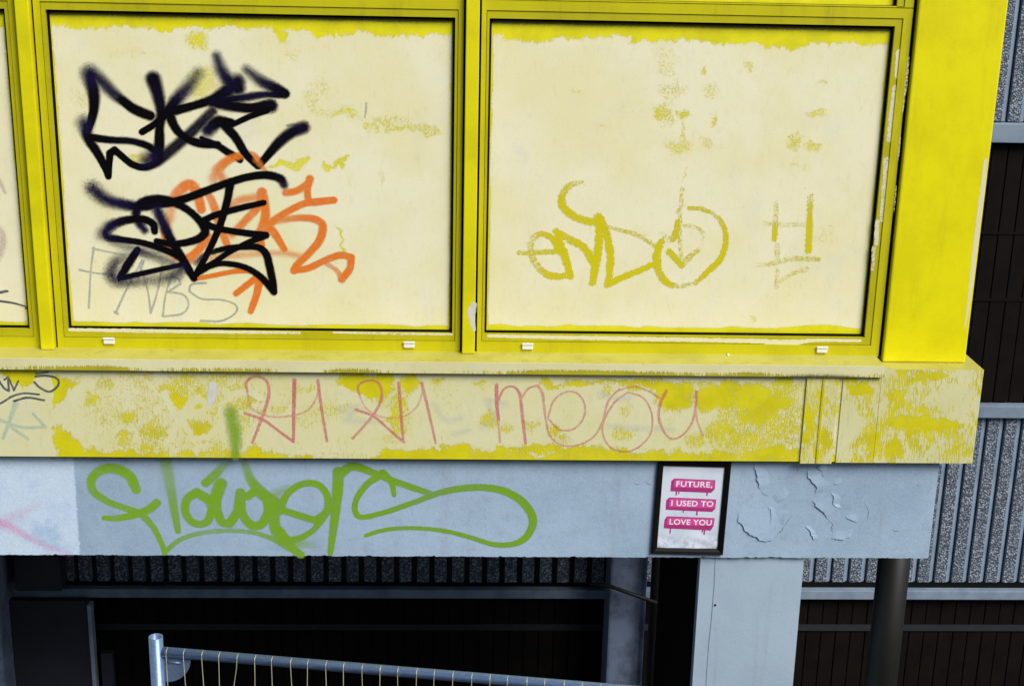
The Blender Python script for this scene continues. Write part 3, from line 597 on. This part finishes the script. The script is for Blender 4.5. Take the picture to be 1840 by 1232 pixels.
t = Tag(.0215).org(0, 300)
t.stroke([(465,108),(525,158),(600,182),(700,196),(800,184),(870,174),(950,150),(1050,112),(1150,76),(1250,48),(1340,40),(1405,58),(1424,88)], [34,31,27,24,22,21,20,19,19,19,20,21,20], [.85,.75,.6,.4,.25,.2,.18,.15,.15,.15,.2,.3,.5], [.95]+[1]*11+[.9])
t.stroke([(725,315),(688,262),(690,200),(750,166),(830,164),(900,190),(960,228),(1010,280),(1028,325),(995,358),(930,378),(860,384),(785,370)], [18,20,24,24,22,19,18,20,22,20,18,17,15], [.7,.5,.35,.3,.25,.2,.2,.2,.25,.2,.2,.2,.15])
t.stroke([(790,215),(822,290),(860,370),(910,450),(950,520),(972,558)], [26,26,23,21,20,17], [.65,.55,.3,.2,.12,.1])
t.stroke([(775,322),(768,285),(720,262),(640,264),(565,288),(528,325),(545,352),(620,364),(710,378),(800,405),(900,450),(950,515)], [17,19,19,20,24,26,22,16,16,17,18,19], [.15,.2,.2,.25,.55,.7,.5,.2,.15,.15,.15,.1])
t.stroke([(690,415),(645,480),(600,556)], [19,22,19], [.2,.3,.3]).stroke([(600,558),(700,535),(800,512),(912,488)], [16,14,13,13], [.3,.25,.2,.2])
t.stroke([(640,440),(580,480),(560,540),(600,572),(690,575)], [26,30,34,30,24], 1.0, [.35,.7,.8,.75,.6]).stroke([(690,570),(800,562),(880,535),(912,505)], [30,30,34,26], 1.0, [.5,.5,.7,.8]).stroke([(700,420),(790,450),(870,480)], [24,26,20], 1.0, [.8,.6,.5])
t.stroke([(540,300),(512,340)], [26,30], 1.0, .55).stroke([(560,370),(640,400),(720,420)], [22,26,20], 1.0, .45)
t.stroke([(1155,76),(1140,165),(1110,270),(1070,370),(1030,450),(985,535)], [21,19,18,17,16,17], [.2,.2,.15,.12,.1,.1])
t.stroke([(1322,178),(1200,206),(1080,240),(1015,270)], [14,16,16,18], [.1,.12,.15,.2]).stroke([(1010,272),(1070,300),(1150,318),(1250,332),(1332,340)], [20,17,16,17,17], .12).stroke([(1335,342),(1250,375),(1150,425),(1080,472),(1000,522)], [16,15,14,14,18], .12)
t.stroke([(985,478),(1030,438),(1110,412),(1200,400),(1288,400),(1332,432),(1352,500),(1368,580),(1374,626)], [14,12,14,16,17,19,20,19,17], [.7,.4,.2,.2,.15,.15,.2,.15,.1], [.6,.8]+[1]*7)
t.stroke([(1372,624),(1310,552),(1230,502),(1130,482),(1060,492),(1000,520)], [17,17,15,14,15,20], [.1,.15,.2,.2,.2,.15])
t.build('spray_tag', P_black, w1, 'lower black spray tag with looping letters')

t = Tag(.02388).org(0, 300)
for q in ([(470,405),(455,520),(445,705)], [(465,408),(540,425),(620,440)], [(400,515),(470,530),(560,540)], [(580,730),(640,600),(712,468)], [(700,485),(740,620),(755,730)], [(755,730),(790,620),(815,480)], [(860,540),(830,640),(815,745)], [(835,560),(890,556),(905,585),(850,620)], [(840,625),(920,640),(945,690),(910,735),(820,748)], [(1030,580),(960,588),(948,622),(1010,660),(1110,665),(1180,690),(1180,730),(1110,770),(1005,770)], [(720,470),(690,560)], [(590,735),(575,725)]):
    t.stroke(q, [6.5,4.5,6], .25, .9)
t.build('marker_scrawl', P_grey, w1, 'thin grey marker letters low on the panel')
t = Tag(.02389).org(600, 0); t.stroke([(163,518),(160,560),(155,590)], [6,5,3], .4, .8); t.build('marker_scrawl', P_grey, w1, 'short grey mark near the top right')
t = Tag(.02389).org(0, 300); t.stroke([(-420,560),(-300,600),(-180,640),(-60,664),(60,680),(140,702)], [6,6,6,6,6,5], .2).stroke([(130,708),(146,690)], 6, .2)
t.build('marker_scrawl', P_dark, w0, 'dark marker line ending by the mullion')
t = Tag(.02389).org(0, 300); t.stroke([(-60,640),(0,628),(36,622)], [5,7,7], .25); t.build('marker_scrawl', P_dark, w0, 'short dark marker dash')
t = Tag(.02388).org(0, 300); t.stroke([(-60,40),(-10,62),(26,128)], [9,9,8], .6, .75); t.build('spray_tag', P_purple, w0, 'short faded purple grey stroke')
t = Tag(.02388).org(0, 300); t.stroke([(-40,290),(0,320),(14,375),(-10,450),(-60,470)], [16,18,18,18,14], .6, .7)
t.build('spray_tag', P_purple, w0, 'faded purple grey curve')

# letters scraped through the cream
t = Tag(.0239).org(600, 300)
t.stroke([(1240,76),(1180,95),(1142,150),(1152,205),(1210,250),(1290,276),(1325,268)], [12,17,19,22,21,20,22], .1, [.62,.72,.8,.9,.85,.8,.9])
t.stroke([(930,430),(1000,428),(1122,424)], [14,14,14], .1, [.7,.75,.8])
t.stroke([(1122,424),(1105,370),(1040,335),(992,370),(990,440),(1030,510),(1090,545),(1150,545)], [18,18,16,18,18,18,20,17], .1, [.9,.9,.8,.66,.66,.72,.9,.85])
t.stroke([(1120,350),(1150,430),(1172,500),(1185,548)], [20,23,20,18], .1, .95).stroke([(1112,322),(1180,362),(1250,402),(1296,470)], [18,20,21,22], .1, [.9,.8,.9,.95])
t.stroke([(1325,250),(1330,350),(1318,450),(1296,580)], [22,22,23,19], .1, 1.0)
t.stroke([(1340,262),(1366,340),(1384,430),(1382,520),(1370,588)], [18,20,21,20,16], .1, [.85,.9,1,1,.95])
t.stroke([(1370,300),(1450,320),(1540,350),(1610,398)], [10,12,12,12], .1, .66).stroke([(1370,590),(1450,550),(1540,515),(1612,480)], [18,17,16,16], .1, .92)
t.stroke([(1640,375),(1618,440),(1628,520),(1668,580),(1730,598),(1800,582)], [18,22,20,19,13,12], .1, [.9,.95,.8,.85,.66,.6])
t.org(1180,300); t.stroke([(195,580),(260,522),(318,462),(345,380),(336,300),(292,240),(225,211),(165,206)], [13,17,17,15,14,12,12,12], .1, [.7,.9,.95,.8,.8,.66,.75,.75])
t.stroke([(128,110),(120,200),(104,225)], [11,12,10], .1, .6).stroke([(118,230),(116,340),(125,488)], [10,11,12], .1, .60).stroke([(64,425),(125,494)], [18,15], .1, .85).stroke([(125,494),(165,450),(206,418)], [17,16,13], .1, .68)
t.stroke([(20,330),(60,360),(92,345),(106,272)], [12,18,19,14], .1, [.55,.62,.8,.85]).stroke([(122,290),(190,300),(232,330),(225,365)], [9,10,11,8], .1, .58)
t.build('scraped_letters', P_scrape, w2, 'yellow looping letters and circled arrow scraped through the cream')
t = Tag(.0239).org(1180, 300)
t.stroke([(600,175),(596,270),(590,360)], [13,15,15], .1, [.56,.66,.95]).stroke([(770,145),(766,280),(760,416)], [15,16,19], .1, [.66,.9,1.0]).stroke([(540,285),(640,290),(740,290)], [15,13,13], .1, .58).stroke([(790,300),(880,300)], [12,22], .3, .48)
t.stroke([(605,398),(604,445)], [17,15], .1, .6).stroke([(490,495),(570,485),(680,460),(812,462)], [12,14,15,12], .1, [.52,.62,.62,.7]).stroke([(606,515),(600,600)], [10,14], .1, .6).stroke([(600,585),(670,540),(750,512)], [10,11,13], .1, .6)
t.build('scraped_letters', P_scrape, w2, 'yellow letter H and crossed lines scraped through the cream')

# fascia
t = Tag(-.09455).org(0, 600); t.kr = .80
for q, a, o_ in (([(540,150),(640,190),(640,240)],10,.0), ([(1240,300),(1260,370),(1350,412),(1450,410),(1540,382),(1588,310),(1592,232)],6,.55), ([(1240,290),(1235,240),(1280,212),(1335,235),(1346,310),(1312,420),(1265,542)],[7,8,8,9,10,10,8],.85), ([(1225,395),(1320,430),(1400,488),(1470,538)],[8,9,9,10],.9), ([(1475,230),(1472,380),(1470,535)],[12,11,9],1), ([(1592,232),(1610,370),(1638,536)],[10,9,8],.85)):
    if o_: t.stroke(q, a, .25, o_)
t.build('marker_scrawl', P_pink, fa, 'first thin pink pair of crossed marker letters')
t = Tag(-.09455).org(600,600); t.kr = .80
for q, a, o_ in (([(130,310),(160,370),(240,415),(340,415),(410,370),(440,300),(442,245)],5.5,.5), ([(130,310),(120,262),(160,235),(220,242),(240,310),(200,400),(95,522)],[7,7,7,8,9,9,8],.75), ([(110,378),(200,412),(280,482),(350,540)],[9,8,8,9],.85), ([(325,245),(335,390),(348,540)],[10,9,8],.85), ([(440,245),(475,390),(510,546)],[10,9,7],.75),
                ('', 0, -1), ([(815,255),(815,340),(825,430)],[11,11,10],1.0), ([(822,430),(832,540)],7,.6), ([(820,340),(850,278),(895,262),(930,300),(945,420),(960,546)],[8,7,7,10,10,9],.85), ([(940,320),(975,272),(1020,258),(1045,300),(1060,420),(1082,510),(1140,555),(1220,556),(1300,515),(1345,440),(1375,335),(1430,275)],[8,7,8,9,7,6,6,6,6,7,7,6],.62),
                ([(1072,420),(1100,335),(1160,290),(1220,297),(1256,350),(1250,420),(1200,475),(1130,477),(1075,425)],6,.6), ([(1470,292),(1400,350),(1345,460),(1370,550),(1440,588),(1520,570),(1585,500),(1592,400),(1550,320),(1470,290)],[6,7,7,6,6,6,6,6,6,6],.6), ([(1420,285),(1500,262),(1580,287),(1632,322)],6,.6),
                ([(1665,285),(1632,360),(1632,440),(1680,520),(1740,510),(1790,450),(1812,370),(1816,288)],[11,10,9,7,6,7,8,9],.62), ([(1812,370),(1822,440),(1848,505)],6,.5)):
    if o_ < 0: t.build('marker_scrawl', P_pink, fa, 'second thin pink pair of crossed marker letters'); t = Tag(-.09455).org(600,600); t.kr = .80; continue
    t.stroke(q, a, .25, o_)
t.build('marker_scrawl', P_pink, fa, 'pink marker word of four rounded looping letters')
t = Tag(-.0947).org(0, 600)
for q, a in (([(-300,215),(-200,290),(-150,215),(-80,290),(-20,225)],6), ([(-10,225),(20,270),(45,285)],6), ([(45,285),(40,215),(22,228)],6), ([(45,222),(70,282)],5), ([(70,282),(92,235)],5), ([(180,198),(240,190)],5), ([(178,212),(230,208),(285,222),(292,255),(250,288),(200,268),(172,240)],6), ([(-120,400),(5,345),(60,312),(120,296),(195,302)],5.5), ([(70,335),(140,318),(220,331)],6)):
    t.stroke(q, a, .2, .9)
t.build('marker_scrawl', P_dark, fa, 'dark marker signature with two underlines')
t = Tag(-.09455).org(0, 600); t.stroke([(80,345),(45,440),(15,522)], [14,10,9], .4, .85).stroke([(-80,400),(0,430),(110,466),(220,466)], [9,9,8,8], .4, .8).stroke([(165,398),(228,466)], [7,10], .4, .8).stroke([(45,460),(140,524)], 9, .5, .7)
t.build('marker_scrawl', P_teal, fa, 'faded teal marker star')
for q in ([(30,380),(120,360),(60,430),(200,440)], [(740,470),(800,420),(760,330),(860,350)], [(500,350),(560,430),(640,420)], [(1330,300),(1400,320),(1480,320)], [(1380,460),(1500,470),(1700,480)], [(600,500),(680,480)]): t = Tag(-.09452).org(600, 600); t.stroke(q, 16, .8, .7); t.build('marker_scrawl', P_paleblue, fa, 'ghostly pale blue remains of older writing')
t = Tag(-.0948).org(0, 600); t.stroke([(1068,252),(1062,300),(1052,342)], [20,27,15], .12)
t.build('paint_patch', P_white, fa, 'white paint dab')
t = Tag(-.0949).org(0, 600); t.stroke([(1155,390),(1172,470),(1180,550),(1180,612)], [32,33,28,20], [.85,.7,.7,.7], [.85,.95,.85,.8]); t.build('spray_tag', P_green, fa, 'green spray streak running off the bottom edge')

# beam
t = Tag(-.0600).org(0, 600)
t.stroke([(682,778),(650,712),(580,675),(505,682),(458,730),(470,790),(540,838),(620,868),(690,892)], [26,30,30,27,24,22,20,19,20], [.12,.15,.2,.2,.2,.18,.15,.15,.2])
t.stroke([(785,845),(740,880),(660,908),(580,922),(522,920)], [24,24,21,18,15], .12).stroke([(715,905),(770,970),(806,1040),(825,1096)], [22,17,15,15], .15)
t.stroke([(832,1085),(900,1030),(1000,997),(1130,984),(1260,992),(1360,1022),(1440,1060),(1508,1104)], [14,14,14,13,13,16,24,22], .18, [.9,.8,.7,.7,.75,.9,1,1])
t.stroke([(1400,1020),(1470,1070)], [30,30], .3).stroke([(1480,1042),(1560,1056)], [26,22], 1.0, [.7,.4])
t.stroke([(828,640),(850,740),(870,860),(892,985)], [32,28,22,17], [.6,.5,.3,.12], [.6,.65,.85,1])
t.stroke([(985,792),(935,830),(930,895),(970,945),(1028,945),(1060,890),(1050,835),(985,792)], [26,23,22,21,22,24,28,26], .15)
t.stroke([(1030,745),(1080,702),(1128,648)], [24,23,20], [.15,.3,.6], [1,.9,.6])
t.stroke([(1105,750),(1078,830),(1082,890)], [34,30,24], .25).stroke([(1105,745),(1085,850),(1108,935),(1150,950),(1190,885),(1205,795)], [26,26,24,24,26,28], .15)
t.stroke([(1205,800),(1215,900),(1260,955),(1310,950),(1345,885),(1330,815),(1280,790),(1240,812)], [26,24,25,26,26,26,24,22], .15)
t.stroke([(1225,648),(1258,730),(1310,795),(1380,840)], [20,24,34,30], [.6,.4,.2,.3], [.6,.9,1,1])
t.stroke([(1365,820),(1372,900),(1382,980),(1420,1030)], [26,30,30,28], .3)
t.stroke([(1400,875),(1490,905),(1580,932)], [20,20,20], .2).stroke([(1580,932),(1636,885),(1638,805),(1590,752),(1510,752),(1440,800),(1395,890)], [22,20,19,19,19,19,24], .15)
t.stroke([(1400,985),(1450,1030),(1530,1008),(1590,960),(1650,880),(1695,812)], [26,20,17,16,14,10], [.2,.15,.15,.15,.3,.5], [1,1,1,1,.9,.7])
t.stroke([(1695,690),(1690,800),(1672,960),(1655,1094)], [30,28,22,16], [.2,.2,.2,.12]).stroke([(1440,780),(1380,800)], 26, 1.0, .5)
t.org(600,600); t.stroke([(25,705),(95,662),(200,695),(300,735),(400,770),(492,800)], [28,24,20,19,18,16], [.2,.15,.15,.2,.2,.25], [1,1,1,1,.9,.75])
t.stroke([(245,695),(288,740),(302,806)], [22,18,12], .15)
t.stroke([(245,700),(165,752),(112,830),(108,892),(145,916),(260,890),(400,842),(520,797),(640,772),(760,768),(870,792),(955,850),(998,930),(968,1010),(900,1050),(800,1052),(680,1016),(560,986),(440,972),(320,972),(230,985),(160,1008)], [22,18,16,16,15,15,16,18,20,20,22,23,23,20,17,15,14,13,12,12,13,11], .14, [1,1,1,1,1,.95,.9,.85,.85,.9]+[1]*5+[.95,.9,.9,.9,.9,.95,1])
t.build('spray_tag', P_green, be, 'green spray word flower with long looped tail')
t = Tag(-.0600).org(0, 600); t.stroke([(-300,820),(-140,890),(0,945),(60,966),(150,1020),(250,1068),(350,1098)], [34,34,30,26,20,18,14], [.9,.9,.8,.8,.8,.9,1], [.6,.7,.9,.7,.5,.45,.25]).stroke([(0,940),(100,900),(200,850)], [30,26,20], 1.0, [.4,.3,.15])
t.build('spray_tag', P_magenta, be, 'soft pink spray line on the light blue patch')

# ================================================================== FRAMED POSTER
cxy = [at(px, py, -.075) for px, py in ((1182.5,829),(1313,829.5),(1301,996.5),(1170.5,995))]
cx = sum(p[0] for p in cxy)/4; cz = sum(p[1] for p in cxy)/4
hw = (cxy[1][0]-cxy[0][0]+cxy[2][0]-cxy[3][0])/4; hh = (cxy[0][1]+cxy[1][1]-cxy[2][1]-cxy[3][1])/4
PF = thing('picture_frame', (cx, -.0605, cz), 'black picture frame holding a poster with three pink lettered bars on the pale beam', 'picture frame')
PF.rotation_euler = (0, math.radians(1.2), 0)
def lobj(name, bm, m, parent, label=None, smooth=False):
    me = bpy.data.meshes.new(name); bm.to_mesh(me); bm.free(); o = mesh_obj(name, me, m, parent)
    if smooth:
        for p in me.polygons: p.use_smooth = True
    if label: o['label'] = label
    return o
fw_ = .0205; Lp = [(-hw,-hh),(hw,-hh),(hw,hh),(-hw,hh)]
for i in range(4):
    (ax, az_), (bx, bz) = Lp[i], Lp[(i+1)%4]; f_ = lambda x, z, k: (x-math.copysign(fw_*k, x), z-math.copysign(fw_*k, z))
    bm = bmesh.new(); prof = [(0,0),(0,-.013),(.15,-.016),(.55,-.0135),(1,-.009),(1,0)]
    A = [bm.verts.new((f_(ax,az_,k)[0], y, f_(ax,az_,k)[1])) for k, y in prof]; C_ = [bm.verts.new((f_(bx,bz,k)[0], y, f_(bx,bz,k)[1])) for k, y in prof]
    for k in range(len(prof)-1): bm.faces.new((A[k],A[k+1],C_[k+1],C_[k]))
    bm.faces.new(A); bm.faces.new(C_[::-1]); bmesh.ops.recalc_face_normals(bm, faces=bm.faces); lobj('frame_rail', bm, M_blackwood, PF)
iw, ih = hw-fw_-.0003, hh-fw_-.0003; bm = bmesh.new(); nx, nz = 24, 34; G = []
for j in range(nz+1):
    z = -ih+2*ih*j/nz; q = max(0, 1-(z+ih)/.075); G.append([bm.verts.new((-iw+2*iw*i/nx, -.004-.0018*q*math.sin(i*.55+j*.5)*math.sin(j*.8+.6)-.0012*q*math.sin(i*.21+j*1.1), z)) for i in range(nx+1)])
for j in range(nz):
    for i in range(nx): bm.faces.new((G[j][i],G[j][i+1],G[j+1][i+1],G[j+1][i]))
PO = lobj('poster', bm, M_sheet, PF, smooth=True)
ku, kv = 2*iw/690.0, 2*ih/890.0                          # poster print measured on the sheet: 690 x 890 units
# outline of each bar straightened by its own row
def poster_xy(u, v): return (-iw+u*ku, ih-v*kv)
bars = [((133,135),(597,143),(600,238),(562,280),(102,274),(103,166), 'FUTURE,', (161,160,568,220), ((170,318,15),(198,303,12),(518,316,15))),
        ((96,340),(626,350),(625,452),(592,487),(65,475),(63,373), 'I USED TO', (123,368,598,428), ((266,504,14),(422,529,16))),
        ((86,545),(628,553),(624,643),(595,690),(59,677),(62,585), 'LOVE YOU', (120,572,598,632), ((136,740,15),(502,715,12),(525,740,16)))]
def flat(pts, y):
    bm = bmesh.new(); bm.faces.new([bm.verts.new((p[0], y, p[1])) for p in pts]); bmesh.ops.recalc_face_normals(bm, faces=bm.faces)
    for f in bm.faces:
        if f.normal.y > 0: f.normal_flip()
    return bm
for (a, b, c, d, e, f_, txt, tb, drips) in bars:
    full = [a, b, c, d, e, f_]; bm = flat([poster_xy(*p) for p in full], -.0046)
    for (u, v, w_) in drips:
        x0, zt = poster_xy(u-w_/2, e[1]-4); x1, zb = poster_xy(u+w_/2, v); m2 = (x1-x0)/2
        ps = [(x0,zt),(x0,zb+m2),(x0+m2*.3,zb+m2*.3),(x0+m2,zb),(x1-m2*.3,zb+m2*.3),(x1,zb+m2),(x1,zt)]
        fc = bm.faces.new([bm.verts.new((p[0],-.00455,p[1])) for p in ps])
        fc.normal_update()
        if fc.normal.y > 0: fc.normal_flip()
    lobj('print_bar', bm, M_pinkd, PO)
    face = [(a[0]+4,a[1]+9),(b[0]-7,b[1]+7),(c[0]-8,c[1]-4),(a[0]+2,c[1]-8)]
    lobj('print_bar', flat([poster_xy(*p) for p in face], -.00485), M_pink, PO)
    cu = bpy.data.curves.new('lettering', 'FONT'); cu.body = txt; cu.size = 1; cu.offset = .022; cu.space_character = 1.08
    to = bpy.data.objects.new('lettering', cu); COL.objects.link(to); dg = bpy.context.evaluated_depsgraph_get(); me = bpy.data.meshes.new_from_object(to.evaluated_get(dg)); bpy.data.objects.remove(to)
    co = np.array([v.co[:] for v in me.vertices]); cap = 0.73; x0, x1 = co[:,0].min(), co[:,0].max(); (u0, v0, u1, v1) = tb
    xa, za = poster_xy(u0, v1); xb, zb = poster_xy(u1, v0)
    for v in me.vertices:
        px_, py_ = v.co.x, v.co.y; v.co = (xa+(px_-x0)/(x1-x0)*(xb-xa), -.0051, za+(py_/cap)*(zb-za))
    mesh_obj('lettering', me, M_ink, PO)

# ================================================================== ADDED SKY BLOCKER (unseen block behind the viewpoint, darkens the undercroft)
O = thing('sky_blocker', (0, -27, 0), 'added unseen dark grey block behind the viewpoint, cutting off low sky light', 'building')
boxo('wall', -26, 26, -31, -23, -CAMH, 6.2, M_body, O, 0); boxo('blocker_parapet', -26.2, 26.2, -31.2, -22.8, 6.204, 6.6, M_soffit, O, 0)
me = bpy.data.meshes.new('window'); b_ = bmesh.new(); box(b_, -.8, .8, 0, .06, 0, 1.4, .01); b_.to_mesh(me); b_.free(); me.materials.append(M_steel)
for zr in (1.0, 4.0, 7.0):
    for k in range(-9, 10):
        o = bpy.data.objects.new('window', me); COL.objects.link(o); o.parent = O; o.location = (k*2.7, 4.002, zr)

# ================================================================== SITE FENCE
ZT = Z0-2.133
p0 = Vector((-.877, -.895, 0)); p1 = Vector((.378, -1.097, 0)); dr = (p1-p0).normalized(); LEN = 3.45
FE = thing('site_fence', (p0.x, p0.y, 0), 'galvanised mesh site fence panel standing in front of the undercroft', 'fence')
def fp(s, z, off=0.0): return (p0.x+dr.x*s+dr.y*off, p0.y+dr.y*s-dr.x*off, z)
for s in (0, LEN):
    bm = bmesh.new(); n = 24; rr = [(.021,.12),(.021,ZT+.033),(.0178,ZT+.033),(.0178,ZT-.25)]; rings = []
    for r_, z in rr: c0 = fp(s, z); rings.append([bm.verts.new((c0[0]+r_*math.cos(6.28319*k/n), c0[1]+r_*math.sin(6.28319*k/n), z)) for k in range(n)])
    for a, b in zip(rings, rings[1:]):
        for k in range(n): bm.faces.new((a[k],a[(k+1)%n],b[(k+1)%n],b[k]))
    bmesh.ops.recalc_face_normals(bm, faces=bm.faces); o = obj('fence_post', bm, M_galv, FE)
    for q, p in enumerate(o.data.polygons): p.use_smooth = not (n <= q < 2*n)
for z in (ZT-.016, .22): obj('fence_rail', tube(bmesh.new(), [fp(.0205, z), fp(LEN-.0205, z)], .0155, 20), M_galv, FE, True)
def gusset(s, sg, zc, up):
    bm = bmesh.new(); ar = [(0,0)]+[(.085*math.cos(a), .085*math.sin(a)) for a in np.linspace(0, math.pi/2, 12)]
    for off in (-.0015, .0015):
        pass
    F1 = [bm.verts.new(fp(s+sg*(.020+u), zc+up*v, .001)) for u, v in ar]; F2 = [bm.verts.new(fp(s+sg*(.020+u), zc+up*v, -.002)) for u, v in ar]
    bm.faces.new(F1); bm.faces.new(F2[::-1])
    for i in range(len(ar)): j = (i+1)%len(ar); bm.faces.new((F1[j],F1[i],F2[i],F2[j]))
    bmesh.ops.recalc_face_normals(bm, faces=bm.faces); o = obj('corner_plate', bm, M_galv, FE)
    bm = bmesh.new(); tube(bm, [fp(s+sg*.034, zc+up*.016, .002), fp(s+sg*.074, zc+up*.016, .002)], .003, 8); obj('slot', bm, M_galv, o, True)
gusset(0, 1, ZT-.032, -1); gusset(LEN, -1, ZT-.032, -1)
# mesh wires, each welded over the front of the rails
n_w = 63
for k in range(n_w):
    s = .036+.0542*k+random.uniform(-.002,.002); b1 = random.uniform(-.006,.006); b2 = random.uniform(-.006,.006)
    if s > LEN-.03: break
    if k == 4: b1 = -.022; b2 = -.014
    pts = [fp(s, ZT-.0005, -.0), fp(s, ZT-.006, .0135), fp(s, ZT-.016, .0175), fp(s+.1*b1, ZT-.04, .0165), fp(s+b1, ZT-.16, .016), fp(s+b2, ZT-.7, .0165), fp(s, .22, .0175)]
    obj('wire', tube(bmesh.new(), pts, .0013, 6), M_wire, FE, True)
bm = bmesh.new()
for z in np.arange(.3, ZT-.3, .25): tube(bm, [fp(.02, z, .0195), fp(LEN-.02, z, .0195)], .0015, 6)
obj('cross_wires', bm, M_wire, FE)
for s, lab in ((0,'concrete block foot under the left fence post'), (LEN,'concrete block foot under the right fence post')):
    c0 = fp(s, 0); bm = box(bmesh.new(), c0[0]-.11, c0[0]+.11, c0[1]-.34, c0[1]+.34, .0, .119, .015)
    o = obj('fence_foot', bm, plain('block_concrete', lin(120,120,116)), None); tag(o, lab, 'fence foot', 'feet of the site fence')

# ================================================================== REAR BUILDING
YR = 2.0; RXL, RXR, PITCH = -6.2, 4.6, .0912
RB = thing('rear_building', (.6, YR+.3, 0), 'grey ribbed aggregate wall with dark board bands standing behind the yellow building', 'building')
boxo('wall_core', RXL, RXR, YR+.05, YR+.6, -CAMH, 1.50, M_conc, RB, 0)
bm = bmesh.new(); w1_, w2_, dp = .030, .042, .030
dp = .017; pr = [(-.036,-dp),(.021,-dp),(.046,0),(-.038,0)]
def rib_mesh(h, pr):
    bm = bmesh.new(); a = [bm.verts.new((x,y,0)) for x, y in pr]; b = [bm.verts.new((x,y,h)) for x, y in pr]
    f = bm.faces.new((a[0],a[1],b[1],b[0])); f.material_index = 0
    for i in (1,3): q = bm.faces.new((a[i],a[(i+1)%4],b[(i+1)%4],b[i])); q.material_index = 1
    bm.faces.new(a[::-1]).material_index = 1; bm.faces.new(b).material_index = 1
    bmesh.ops.recalc_face_normals(bm, faces=bm.faces); me = bpy.data.meshes.new('rib'); bm.to_mesh(me); bm.free(); me.materials.append(M_agg); me.materials.append(M_conc); return me
def course(z0, z1, xs):
    boxo('rib_backing', xs[0]-.06, xs[1]+.06, YR+.002, YR+.052, z0, z1, M_groove, RB, 0); me = rib_mesh(z1-z0-.004, pr); me2 = rib_mesh(z1-z0-.004, [(-.031,-.032),(.029,-.032),(.031,0),(-.032,0)]); L = RB.location; k = 0
    x = math.ceil(xs[0]/PITCH)*PITCH+.046
    while x < xs[1]:
        o = bpy.data.objects.new('rib', me if x > .95 else me2); COL.objects.link(o); o.parent = RB; o.location = (x-L.x, YR+.0025-L.y, Z0+z0+.002-L.z); x += PITCH
course(-3.345, -2.412, (-2.05, 3.35)); course(-.915, .10, (2.4, 3.4))
def bands(z0, z1, x0, x1):
    boxo('board_backing', x0-.4, x1+.4, YR+.012, YR+.05, z0, z1, M_gasket, RB, 0); L = RB.location
    me = bpy.data.meshes.new('board'); b = box(bmesh.new(), -.0375, .0375, -.012, .0, 0, z1-z0-.01, .003); b.to_mesh(me); b.free(); me.materials.append(M_board); x = x0
    while x < x1:
        o = bpy.data.objects.new('board', me); COL.objects.link(o); o.parent = RB; o.location = (x-L.x, YR+.0115+random.uniform(-.002,.001)-L.y, Z0+z0+.005-L.z); x += .0795
bands(-4.14, -3.428, -1.95, 3.3); bands(-2.342, -1.012, 2.4, 3.4)
boxo('window_rail', RXL+.2, RXR-.2, YR-.055, YR+.06, -3.425, -3.376, M_rail, RB, .004)
boxo('shadow_gap', RXL+.2, RXR-.2, YR-.012, YR+.06, -3.3755, -3.3455, M_gasket, RB, 0)
boxo('window_rail', 1.9, RXR-.2, YR-.045, YR+.06, -2.410, -2.345, M_rail, RB, .004)
boxo('window_rail', 1.9, RXR-.2, YR-.050, YR+.06, -1.010, -.918, M_rail, RB, .004)
for z in (-1.46, -1.80): boxo('glazing_bar', 1.95, 3.6, YR-.006, YR-.0012, z-.006, z+.006, M_board, RB, 0)
boxo('reflection_strip', RXL+.25, RXR-.3, YR-.010, YR-.0012, -3.632, -3.598, plain('dull_reflection', lin(36,38,42)), RB, 0)  # faint reflection across the boards, painted as a lighter strip
boxo('window_rail', RXL+.2, RXR-.2, YR-.050, YR+.06, .105, .17, M_rail, RB, .004)
# pier, pipes and door in the shade
xa = at(1094, 1100, 1.78)[0]; xb = at(1160, 1100, 1.78)[0]
boxo('pier', xa, xb, 1.78, YR+.04, -CAMH, -2.064, M_pier, RB, .012, 'blue grey concrete pier in the shade')
xc = at(1176, 1100, 1.72)[0]; obj('downpipe', tube(bmesh.new(), [(xc,1.72,0),(xc,1.72,Z0-2.064)], .028, 18), M_steel, RB, True)
xd, zd = at(1095, 1052, 1.76); xe, ze = at(1182, 1083, 1.66); obj('conduit', tube(bmesh.new(), [(xd-.1,1.765,zd+.01),(xd,1.76,zd),(xe,1.66,ze)], .010, 10), M_steel, RB, True)
x0, x1 = at(15,1140,1.86)[0], at(160,1140,1.86)[0]
dd = boxo('door', x0, x1, 1.86, 1.905, -4.12, -3.40, M_door, RB, .004, 'dark grey door leaf under the building')
boxo('door_edge', x1+.002, x1+.022, 1.85, 1.905, -4.12, -3.42, M_edge, dd, .002)
boxo('hinge', x1+.05, x1+.11, 1.86, 1.905, -4.10, -3.70, M_door, dd, .003)
x0, x1 = at(25,1020,1.83)[0], at(108,1020,1.83)[0]
boxo('duct_box', x0, x1, 1.83, 1.955, -3.33, -2.10, M_door, RB, .006)
xj = at(2,1150,1.7)[0]; boxo('pier', xj-.25, xj, 1.70, YR+.04, -CAMH, -2.064, M_pier, RB, .01, 'dark pier at the far left under the building')
